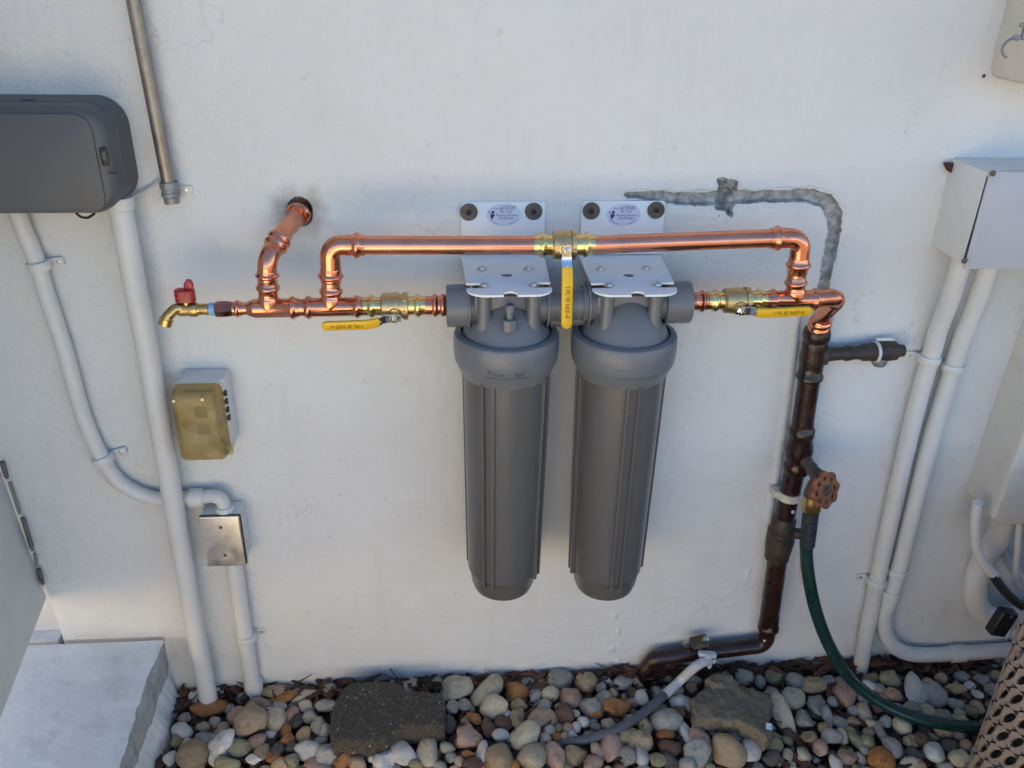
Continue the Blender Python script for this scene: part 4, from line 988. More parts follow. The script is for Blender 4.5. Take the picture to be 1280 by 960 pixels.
# ivory strap round the riser
pst = br(986.5, 618); dst = br(997, 572)-br(984, 630)
mb = MB(); mb.lathe(pst - dst.normalized()*0.0085, dst, [(0, rb*1.0), (0, rb*1.16), (0.017, rb*1.16), (0.017, rb)], 26); mb.box(pst + V((-rb*1.15, 0.012, 0)), (0.018, 0.03, 0.014), bevel=0.002); build(mb, 'strap', 'ivory', riser)
# branch stub to the right
ba, bb_ = br(1020, 443.5), br(1130, 438, 0.028)
bd = (bb_-ba); BL = bd.length
mb = MB(); mb.lathe(ba, bd, [(0, rb*.95), (BL*.10, rb*1.0), (BL*.13, rb*.66), (BL*.30, rb*.58), (BL*.33, rb*.72), (BL*.40, rb*.66), (BL*.44, rb*.60), (BL*.5, rb*.66), (BL*.53, rb*.80), (BL*.66, rb*.78)], 22); build(mb, 'branch', 'brown_old', riser)
mb = MB(); mb.lathe(ba + bd*.60, bd, [(0, rb*.7), (BL*.02, rb*.86), (BL*.20, rb*.92), (BL*.30, rb*.86), (BL*.31, rb*.62), (BL*.39, rb*.56), (BL*.41, rb*.3)], 22); build(mb, 'end_cap', 'brown_old', riser)
mb = MB(); pc = ba + bd*.655; mb.lathe(pc, bd, [(0, rb*.8), (0.001, rb*.99), (0.006, rb*.98), (0.007, rb*.8)], 22); build(mb, 'white_band', 'white_pvc', riser)
mb = MB(); mb.lathe(ba + bd*.74 - Z*rb*0.6, V((0, -0.15, -1)), [(0, rb*.7), (rb*.5, rb*.68), (rb*.8, rb*.5), (rb*.9, rb*.2)], 14); build(mb, 'drain_plug', 'galv_grey', riser)
mb = MB(); mb.box(ba + bd*.78 + Z*rb*1.05 + Y*0.008, (0.036, 0.008, 0.005), bevel=0.002); build(mb, 'old_plaster', 'step', riser)
# paint chips showing on the riser
for a, b, w_ in ((991, 640, 3.2), (955.5, 801, 2.6)):
    p = br(a, b, BO + rb*1.04); mb = MB(); mb.lathe(p, V((0.1, -1, 0.2)), [(0, 0.0), (0.0, w_*0.0013), (0.0015, w_*0.0010), (0.002, 0)], 7, caps=False); build(mb, 'paint_chip', 'white_pvc', riser)

# garden tap on the riser
gt_ = thing('gate_valve', 'old garden tap with rusty orange lobed wheel on the brown riser', 'tap', at(1018, 612, 0.10))
s0, s1 = br(1004, 572, 0.045), at(1029, 604, 0.115)
mb = MB(); L_ = (s1-s0).length; mb.lathe(s0, s1-s0, [(0, .0125), (L_*.2, .0135), (L_*.25, .0115), (L_*.45, .0135), (L_*.5, .0120), (L_*.7, .0155), (L_*.8, .0165), (L_, .014)], 20); build(mb, 'inlet_stem', 'grey_stem', gt_)
hb0 = at(1015.5, 600, 0.115); hn0 = at(1015, 618, 0.118); hn1 = at(1014, 637, 0.118)
mb = MB(); mb.sweep(smoothpath([s1 + V((0, .0, .004)), at(1022, 604, .120), at(1017, 611, 0.119), hn0 - Z*0.003], 5), [.014]*4 + [.0155]*8 + [.0165]*4, 20); build(mb, 'body', 'grey_stem', gt_)
dn = (hn1-hn0); Ln = dn.length
mb = MB(); mb.lathe(hn0, dn, [(0, .0125), (.002, .0165), (Ln*.38, .0175), (Ln*.42, .0195), (Ln*.95, .0195), (Ln, .0180), (Ln, .010)], 28); build(mb, 'hose_nut', 'brass_old', gt_)
wn = V((0.42, -0.86, 0.30)).normalized()                       # wheel axis, leaning out to the right
wc = at(1031, 612.5, 0.158)
mb = MB(); b0 = at(1019, 607, 0.121); mb.lathe(b0, wc-b0, [(0, .013), (.010, .013), (.012, .009), ((wc-b0).length*0.75, .0085), ((wc-b0).length, .005)], 16); build(mb, 'bonnet', 'rust', gt_)
wu, wv_ = frame_of(wn); Rw = 23.5*mpp(wc)
rim = []
for k in range(96):
    a = 2*math.pi*k/96; rim.append((Rw*(0.94 + 0.075*math.cos(8*a))*math.cos(a), Rw*(0.94 + 0.075*math.cos(8*a))*math.sin(a)))
holes = []
for k in range(8):
    a = 2*math.pi*(k)/8 ; hx, hy = Rw*0.665*math.cos(a), Rw*0.665*math.sin(a)
    hs = []
    for j in range(14):
        b = 2*math.pi*j/14; lx, ly = Rw*0.155*math.cos(b), Rw*0.165*math.sin(b)
        hs.append((hx + lx*math.cos(a) - ly*math.sin(a), hy + lx*math.sin(a) + ly*math.cos(a)))
    holes.append(hs[::-1])
vf = curve_mesh([rim] + holes, 0.0022, 0.0018, 2)
mb = MB().add(*place(vf, wc, wu, wv_, wn)); wh = build(mb, 'wheel_handle', 'rust', gt_, smooth=50)
mb = MB(); mb.lathe(wc - wn*0.003, wn, [(0, Rw*.36), (.006, Rw*.36), (.0085, Rw*.28), (.009, Rw*.18), (.0125, Rw*.16), (.0135, Rw*.08)], 20); build(mb, 'wheel_hub', 'grey_stem', wh)
# hose
hp = [at(1013.5, 640, 0.118), at(1010, 665, 0.118), at(1008, 690, 0.118), at(1011, 722, 0.122), at(1020, 764, 0.13), at(1037, 808, 0.14)]
hp += [atz(1062, 847, 0.100), atz(1097, 876, 0.052), atz(1138, 895, 0.034), atz(1185, 906, 0.026), atz(1222, 909, 0.020), atz(1262, 908, 0.016), atz(1340, 900, 0.012), atz(1420, 880, 0.01)]
ho = thing('garden_hose', 'dark green garden hose hanging from the rusty wheel tap onto the pebbles', 'hose', hp[8])
mb = MB(); mb.sweep(smoothpath(hp, 8), 8.0*mpp(hp[3])*1.0, 18); build(mb, 'tube', 'hose', ho)
mb = MB(); L_ = (hp[2]-hp[0]).length*0.92; prof = []
for k in range(9):
    t = L_*k/9; w = L_/9; prof += [(t, .0150-.00012*k), (t+w*.12, .0164-.00012*k), (t+w*.62, .0164-.00012*k), (t+w*.75, .0140)]
prof += [(L_, .0135), (L_+.004, .0115)]
mb.lathe(hp[0] + (hp[0]-hp[2]).normalized()*0.006, hp[2]-hp[0], prof, 24); build(mb, 'bend_guard', 'rubber', ho, smooth=35)
mb = MB(); mb.sweep([at(1001.5, 700, 0.03), at(1000, 712, 0.028), at(1001, 725, 0.028), at(1001.5, 730, 0.028)], 0.0035, 8, scale=(1, 0.5)); tag(build(mb, 'paper_tag', 'ivory', origin=at(1001, 720, .03)), 'small yellowed tag hanging behind the black hose guard', 'tag')

# grounding clamps and cable
gc = thing('pipe_clamp', 'weathered brown clamp gripping the low brown pipe from above', 'clamp', br(868, 806))
mb = MB(); p = br(874, 806, 0.036); mb.box(p + Z*0.008, (0.040, 0.030, 0.016), rot=Matrix.Rotation(R_(-14), 3, 'Y'), bevel=0.003); build(mb, 'saddle', 'grey_stem', gc)
mb = MB(); mb.lathe(br(860, 806, 0.05) + Z*0.004, V((-0.9, -0.4, 0.1)), [(0, .0052), (.006, .0052), (.0065, .0075), (.0115, .0075), (.012, .003)], 6); build(mb, 'bolt', 'zinc', gc, smooth=30)
mb = MB(); mb.lathe(br(881, 799, 0.05), V((0.5, -0.5, 0.5)), [(0, .007), (.004, .007), (.005, .0045), (.009, .0045)], 6); build(mb, 'nut', 'zinc', gc, smooth=30)
gw = thing('ground_clamp', 'white painted clamp holding the grey cable on the low brown pipe', 'clamp', br(885, 822))
mb = MB(); mb.box(br(884, 818, 0.058), (0.042, 0.016, 0.013), rot=Matrix.Rotation(R_(10), 3, 'Y'), bevel=0.004, bseg=3); build(mb, 'jaw', 'clamp_paint', gw)
mb = MB(); mb.box(br(885, 825, 0.067), (0.015, 0.010, 0.030), rot=Matrix.Rotation(R_(-12), 3, 'Y'), bevel=0.002); build(mb, 'lug', 'clamp_paint', gw)
for a, b in ((892, 826.5), (886.5, 833)):
    mb = MB(); mb.lathe(br(a, b, 0.070), V((0.5, -0.8, -0.2)), [(0, .005), (.004, .0048), (.0045, .003)], 8); build(mb, 'screw', 'clamp_paint', gw)
gp = [br(884, 826, 0.068), at(876, 829, 0.078), at(866, 836, 0.088), atz(852, 849, 0.046), atz(838, 862, 0.036), atz(818, 880, 0.030), atz(797, 896, 0.026), atz(770, 912, 0.022), atz(738, 923, 0.016), atz(712, 928, 0.008), atz(690, 934, -0.01)]
gcb = thing('ground_cable', 'grey grounding cable, white painted near its clamp, trailing over the pebbles', 'cable', gp[5])
sp_ = smoothpath(gp, 8); r = 5.6*mpp(gp[4])
mb = MB(); mb.sweep(sp_[:36], r*1.06, 14); build(mb, 'painted_end', 'wire_white', gcb)
mb = MB(); mb.sweep(sp_[33:], r, 14); build(mb, 'sheath', 'wire_grey', gcb)

# ------------------------------------------------------------------ right-hand boxes and conduits
# pale steel box
xb_ = at(1167, 290, 0.0).x; zt_ = at(1200, 197, 0.0).z; zb_ = at(1240, 334.5, 0.115).z
pb_ = thing('junction_box', 'pale grey steel junction box, cover slightly ajar, two conduits below it', 'junction box', (xb_+0.12, -0.05, zb_))
mb = MB(); mb.prism(rrect(xb_, zb_+0.004, xb_+0.26, zt_, 0.004, 2), V((0, -0.001, 0)), X, Z, -Y, 0.108, 0.002); build(mb, 'box', 'white_box', pb_, smooth=35)
cv = MB(); th = Matrix.Rotation(R_(-1.6), 3, 'Z') @ Matrix.Rotation(R_(1.2), 3, 'X')
cv.box(V((xb_+0.137, -0.1165, (zt_+zb_)/2 - 0.001)), (0.268, 0.004, zt_-zb_+0.004), rot=th, bevel=0.0012); cvo = build(cv, 'cover', 'pale_steel', pb_)
for a, b in ((1241.5, 217), (1206, 326)):
    p = at(a, b, 0.119); mb = MB(); mb.lathe(p + Y*0.002, -Y, [(0, .0052), (.0022, .0050), (.0034, .0035)], 16); build(mb, 'screw', 'washer', cvo)
mb = MB(); mb.box(V((xb_ + 0.006, -0.1105, (zt_+zb_)/2)), (0.008, 0.004, (zt_-zb_)*0.9), rot=Matrix.Rotation(R_(1.2), 3, 'Y')); build(mb, 'gap_shade', 'black', pb_)  # black strip standing in for the dark gap behind the ajar cover
mb = MB(); p = at(1184, 207, 0.006); mb.prism([(-0.010, 0.006), (0.010, 0.006), (0.008, -0.012), (0.0, -0.008)], p, X, Z, -Y, 0.006, 0.001); tag(build(mb, 'cardboard_scrap', 'cardboard', origin=p), 'dark red scrap poking out behind the pale junction box', 'scrap')
# big cream box below, right edge
xb2 = at(1203, 624, 0.0).x; zb2 = at(1250, 655, 0.105).z
xt2 = at(1280, 395, 0.0)
cb = thing('disconnect_box', 'large cream electrical box near the air conditioner, cut by the picture edge', 'electrical box', (xb2+0.12, -0.05, zb2))
sl_ = (xt2.x - xb2) / (xt2.z - at(1203, 624, 0).z)
mb = MB(); H2 = 0.62
lo_ = [(xb2, zb2+0.018), (xb2+0.02, zb2), (xb2+0.3, zb2), (xb2+0.3+sl_*H2, zb2+H2), (xb2+sl_*H2, zb2+H2)]
mb.prism(lo_, V((0, -0.001, 0)), X, Z, -Y, 0.085, 0.002); build(mb, 'box', 'aged_box', cb, smooth=35)
lo2 = [(xb2-0.002, zb2+0.016), (xb2+0.019, zb2-0.002), (xb2+0.302, zb2-0.002), (xb2+0.302+sl_*H2, zb2+H2), (xb2-0.002+sl_*H2, zb2+H2)]
mb = MB(); mb.prism(lo2, V((0, -0.0875, 0)), X, Z, -Y, 0.022, 0.006, 3); build(mb, 'cover', 'aged_box', cb, smooth=35)
# top right meter box with hasp
xb3 = at(1236, 92, 0.0).x; zb3 = at(1262, 104, 0.06).z
mbx = thing('meter_box', 'old cream meter box with metal hasp in the upper corner', 'meter box', (xb3+0.12, -0.05, zb3))
sl3 = (at(1259, 0, 0).x - xb3) / (at(1259, 0, 0).z - at(1236, 92, 0).z)
mb = MB()
lo_ = [(xb3, zb3+0.02), (xb3+0.006, zb3+0.006), (xb3+0.02, zb3), (xb3+0.3, zb3), (xb3+0.3, zb3+0.5), (xb3+sl3*0.5, zb3+0.5)]
mb.prism(lo_, V((0, -0.001, 0)), X, Z, -Y, 0.10, 0.010, 3); build(mb, 'box', 'aged_box', mbx, smooth=35)
ph = at(1262, 60, 0.104)
hs_ = MB(); hs_.sweep([ph + V((0.014*math.cos(R_(a)) , -0.004, 0.014*math.sin(R_(a)))) for a in range(60, 260, 14)], 0.0022, 8)
hs_.box(ph + V((0.016, -0.003, 0.016)), (0.034, 0.004, 0.007), bevel=0.001); hs_.box(ph + V((0.020, -0.003, 0.034)), (0.030, 0.004, 0.007), bevel=0.001); hs_.box(ph + V((0.016, -0.004, 0.025)), (0.009, 0.007, 0.024), bevel=0.002)
build(hs_, 'hasp', 'galv_grey', mbx)
mb = MB(); p = at(1230, 95, 0.002); mb.lathe(p, -Y, [(0, 0.003), (0.002, 0.002)], 8); build(mb, 'wall_screw', 'black', mbx)
# two conduits
def conduit(name, label, pts, r, sm_=True):
    t = thing(name, label, 'conduit', pts[-1]); mb = MB(); mb.sweep(smoothpath(pts, 6) if sm_ else pts, r, 24); build(mb, 'pipe', 'white_pvc', t); return t
P1 = [at(*a) for a in ((1203, 322, .060), (1196, 346, .056), (1186, 378, .044), (1174, 408, .030), (1165, 440, .024), (1154, 478, .024), (1133, 560, .024), (1097, 723, .024), (1074, 842, .024), (1070, 868, .024))]
r = 10.6*mpp(P1[6])
c1 = conduit('white_conduit', 'white conduit dropping straight from the junction box into the gravel behind the hose', P1, r)
strap(c1, at(1161.5, 449, .024), P1[4]-P1[5], r, -1, tab=0.024); strap(c1, at(1096, 727, .024), P1[6]-P1[7], r, -1)
P2 = [at(*a) for a in ((1239, 322, .060), (1231, 346, .056), (1219, 382, .044), (1204, 420, .030), (1194, 450, .024), (1185, 480, .024), (1161, 560, .024), (1123, 712, .024), (1110, 750, .024), (1105, 777, .024), (1112, 802, .024), (1132, 816, .024), (1160, 818.5, .024), (1186, 817.5, .024), (1267, 812, .024), (1340, 807, .024))]
c2_ = conduit('white_conduit', 'white conduit from the junction box that turns sideways above the gravel', P2, r*1.02)
strap(c2_, at(1191, 459, .024), P2[4]-P2[5], r, 1, tab=0.010); strap(c2_, at(1122, 714, .024), P2[6]-P2[7], r, 1, tab=0.010)
sleeve(c2_, at(1112, 746, .024), P2[6]-P2[7], r, 0.044); sleeve(c2_, at(1196, 817, .024), X, r, 0.034)
# under the cream box
P3 = [at(*a) for a in ((1222, 628, .10), (1219, 655, .10), (1220, 680, .102), (1228, 702, .108), (1243, 720, .115))]
P4 = [at(*a) for a in ((1241, 718, .115), (1252, 734, .12), (1268, 750, .13), (1290, 764, .14), (1330, 780, .15))]
wp_ = thing('flexible_whip', 'curved cable, white sleeve turning black, under the large cream box', 'cable', P3[-1])
mb = MB(); mb.sweep(smoothpath(P3, 6), 0.0105, 18); build(mb, 'white_sleeve', 'white_pvc', wp_)
mb = MB(); mb.sweep(smoothpath(P4, 6), 0.0100, 18); build(mb, 'black_sheath', 'rubber', wp_)
P5 = [at(*a) for a in ((1256, 640, .05), (1246, 672, .045), (1229, 700, .04), (1219, 730, .04), (1222, 757, .04), (1240, 772, .045), (1266, 772, .05), (1310, 768, .05))]
conduit('thick_drain_pipe', 'thick white pipe curving in a U beneath the large cream box', P5, 0.0245)
P6 = [at(*a) for a in ((1275, 648, .09), (1272, 690, .09), (1267, 742, .09))]
mb = MB(); mb.sweep(P6, 0.0065, 14); tag(build(mb, 'slim_tube', 'white_pvc', origin=P6[0]), 'slim white tube hanging from the large cream box at the picture edge', 'tube')
P7 = [at(*a) for a in ((1246, 668, .03), (1258, 700, .03), (1280, 730, .03), (1310, 750, .03))]
mb = MB(); mb.sweep(smoothpath(P7), 0.0085, 14); tag(build(mb, 'grey_flex_line', 'pale_steel', origin=P7[0]), 'thin grey line curving behind the black-sheathed cable', 'cable')
pk = at(1252, 777, 0.10)
bkx = thing('black_plug', 'black plastic block hanging at the end of the thick white pipe', 'plug', pk)
mb = MB(); mb.box(pk, (0.040, 0.026, 0.068), rot=Matrix.Rotation(R_(14), 3, 'Y'), bevel=0.005, bseg=3); build(mb, 'body', 'black', bkx)
mb = MB(); mb.lathe(pk + V((0.006, -0.014, 0.026)), -Y, [(0, .004), (.0015, .0035)], 10); build(mb, 'rivet', 'zinc', bkx)

# ------------------------------------------------------------------ air conditioner with moulded grille
gx0 = atz(1200, 965, 0.06)
ac = thing('air_conditioner', 'beige air conditioner with slotted moulded grille standing on the pebbles', 'air conditioner', (gx0.x+0.36, gx0.y-0.2, 0))
AW, ADp, AH, AR = 0.72, 0.62, 0.62, 0.10
oc = V((gx0.x - 0.0, gx0.y + 0.05, 0))                      # back-left corner of the plan
def plan(u):
    """left side from the front to the back-left rounded corner, then along the back"""
    s1 = ADp - AR; s2 = s1 + AR*math.pi/2; s3 = s2 + AW - AR
    if u < s1: return V((oc.x, oc.y - ADp + u, 0)), V((-1, 0, 0))
    if u < s2:
        a = (u-s1)/AR; return V((oc.x + AR - AR*math.cos(a), oc.y - AR + AR*math.sin(a), 0)), V((-math.cos(a), math.sin(a), 0))
    return V((oc.x + AR + (u-s2), oc.y, 0)), V((0, 1, 0))
UT = ADp - AR + AR*math.pi/2 + AW - AR
cw, ch_ = 0.0350, 0.0470
mb = MB(); nu, nv_ = int(UT/cw), int((AH-0.04)/ch_)
TH = 0.006
for i in range(nu):
    for j in range(nv_):
        u0, z0 = i*cw, 0.02 + j*ch_ + (i % 2)*ch_*0.5
        cx, cz = u0 + cw/2, z0 + ch_/2
        inner = []; outer = []
        for k in range(16):
            b = 2*math.pi*k/16; lx, ly = 0.0240*math.cos(b), 0.0072*math.sin(b); t = R_(122)
            ix, iz = lx*math.cos(t) - ly*math.sin(t), lx*math.sin(t) + ly*math.cos(t); m_ = max(abs(ix)/(cw/2), abs(iz)/(ch_/2))
            inner.append((cx + ix, cz + iz)); outer.append((cx + ix/m_, cz + iz/m_))
        o_ = len(mb.v)
        for ring, dep in ((outer, 0), (inner, 0), (inner, TH), (outer, TH)):
            for u, z in ring:
                p, n3 = plan(min(max(u, 0), UT)); mb.v.append(V((p.x, p.y, z)) - n3*(dep + (0.0012 if ring is inner and dep == 0 else 0)))
        for q in range(3):
            for k in range(16):
                mb.f.append([o_+q*16+k, o_+q*16+(k+1) % 16, o_+(q+1)*16+(k+1) % 16, o_+(q+1)*16+k]); mb.mi.append(0)
build(mb, 'grille', 'grille', ac, smooth=40, recalc=False)
mb = MB(); mb.prism(rrect(oc.x+0.03, oc.y-ADp, oc.x+AW-0.02, oc.y-0.03, AR*0.7, 6), V((0, 0, 0.0)), X, Y, Z, AH-0.05, 0.0); build(mb, 'coil', 'coil', ac)
mb = MB(); mb.prism(rrect(oc.x-0.012, oc.y-ADp-0.01, oc.x+AW, oc.y+0.012, AR, 8), V((0, 0, AH-0.02)), X, Y, Z, 0.03, 0.008, 3); build(mb, 'top_cap', 'grille', ac)
mb = MB(); mb.prism(rrect(oc.x-0.006, oc.y-ADp-0.005, oc.x+AW, oc.y+0.006, AR, 8), V((0, 0, -0.03)), X, Y, Z, 0.048, 0.004, 2); build(mb, 'base_rim', 'grille', ac)

# ------------------------------------------------------------------ paver, rocks
def slab_from(pxs, z, th, name, label, cat, m, bev=0.006, noise_a=0.0015, tilt=0.0):
    pts = [atz(a, b, z) for a, b in pxs]; c = sum(pts, V())/len(pts)
    bm = bmesh.new(); f = bm.faces.new([bm.verts.new(p) for p in pts])
    g = bmesh.ops.extrude_face_region(bm, geom=[f]); nv = [e for e in g['geom'] if isinstance(e, bmesh.types.BMVert)]
    for v in nv: v.co.z -= th; v.co.x += (v.co.x-c.x)*0.02; v.co.y += (v.co.y-c.y)*0.02
    bmesh.ops.recalc_face_normals(bm, faces=bm.faces[:])
    ed = [e for e in bm.edges if all(abs(v.co.z - z) < 1e-5 for v in e.verts)]
    bmesh.ops.bevel(bm, geom=ed, offset=bev, segments=2, affect='EDGES', profile=0.5)
    bmesh.ops.triangulate(bm, faces=bm.faces[:]); 
    for _ in range(4): 
        le = [e for e in bm.edges if e.calc_length() > 0.011]
        if le: bmesh.ops.subdivide_edges(bm, edges=le, cuts=1); bmesh.ops.triangulate(bm, faces=[f for f in bm.faces if len(f.verts) > 3])
    for v in bm.verts:
        v.co += V((noise.noise(v.co*70), noise.noise(v.co*70 + V((5, 0, 0))), noise.noise(v.co*55 + V((0, 5, 0))) + 0.6*noise.noise(v.co*18))) * noise_a
        v.co.z += (v.co.y - c.y)*tilt
    mb = MB().bm(bm); return c, mb
c, mb = slab_from([(441,853),(470,851),(499,853),(507,863),(530,864),(551,866),(556,874),(556,892),(554,905),(536,907),(503,908),(492,912),(482,921),(468,926),(440,926),(416,926),(412,910),(414,894),(420,874),(430,860)], 0.058, 0.05, '', '', '', '', 0.004, 0.0012)
pv = thing('paver', 'dark grey exposed-aggregate paver lying among the pebbles by the wall', 'paver', V((c.x, c.y, 0)))
# the two halves are divided by a shallow joint
jx0, jx1 = atz(503, 864, 0.058), atz(497, 912, 0.058)
for v in mb.v:
    ds, t = segdist(v.x, v.y, (jx0.x, jx0.y), (jx1.x, jx1.y))
    if v.z > 0.04: v.z -= 0.004*max(0, 1 - ds/0.006)
build(mb, 'block', 'paver', pv, smooth=45)
c, mb = slab_from([(866,868),(880,857),(900,853),(935,856),(958,862),(967,876),(961,893),(966,917),(957,926),(940,914),(918,903),(890,899),(870,897)], 0.050, 0.04, '', '', '', '', 0.005, 0.006, -0.10)
for v in mb.v: v.z += 0.010*noise.noise(v*14) + 0.004*abs(noise.noise(v*45))
tag(build(mb, 'flat_rock', 'rock', origin=V((c.x, c.y, 0.01)), smooth=45), 'flat jagged dark grey rock below the white painted clamp', 'rock')
c, mb = slab_from([(884,846),(900,838),(918,843),(926,856),(915,862),(890,860)], 0.052, 0.04, '', '', '', '', 0.008, 0.006)
tag(build(mb, 'mossy_rock', 'rock', origin=V((c.x, c.y, 0.01)), smooth=50), 'rounded olive grey rock behind the flat jagged rock', 'rock')
p = atz(961, 912, 0.055); mb = MB(); mb.box(p, (0.013, 0.004, 0.026), rot=Matrix.Rotation(R_(-40), 3, 'X') @ Matrix.Rotation(R_(8), 3, 'Y'), bevel=0.001)
tag(build(mb, 'plastic_scrap', 'scrap', origin=p), 'pale blue plastic scrap on the edge of the flat jagged rock', 'scrap')

# ------------------------------------------------------------------ pebbles
def pebble_mesh(seed, lump):
    bm = bmesh.new(); bmesh.ops.create_icosphere(bm, subdivisions=3, radius=1.0); r_ = random.Random(seed)
    o = V((r_.uniform(-50, 50), r_.uniform(-50, 50), r_.uniform(-50, 50))); cuts = []
    for _ in range(r_.choice((2, 3, 4, 5)) if lump < 0.3 else 6):
        d_ = V((r_.gauss(0, 1), r_.gauss(0, 1), r_.gauss(0, 1))).normalized(); cuts.append((d_, r_.uniform(0.58, 0.90)))
    ex = r_.uniform(-0.14, 0.14)
    for v in bm.verts:
        p = v.co.normalized(); q = p.copy()
        for d_, h in cuts:
            t = p.dot(d_)
            if t > h: q -= d_*(t-h)*0.82
        q *= 1 + lump*0.55*noise.noise(p*1.1 + o) + lump*0.30*noise.noise(p*2.6 + o)
        q.y *= 1 + ex*q.x
        v.co = q
    bm.normal_update()
    me = bpy.data.meshes.new('pebble')
    if lump >= 0.3:
        for v in bm.verts: v.co *= 1 + 0.10*noise.noise(v.co*5 + o)
    bm.to_mesh(me); bm.free(); me.shade_smooth(); return me
SH = [pebble_mesh(100+i, 0.20) for i in range(14)] + [pebble_mesh(300+i, 0.42) for i in range(4)]
PM = {}
def pmesh(i, col):
    k = (i, col)
    if k not in PM:
        me = SH[i].copy(); me.materials.append(ST[col]); PM[k] = me
    return PM[k]
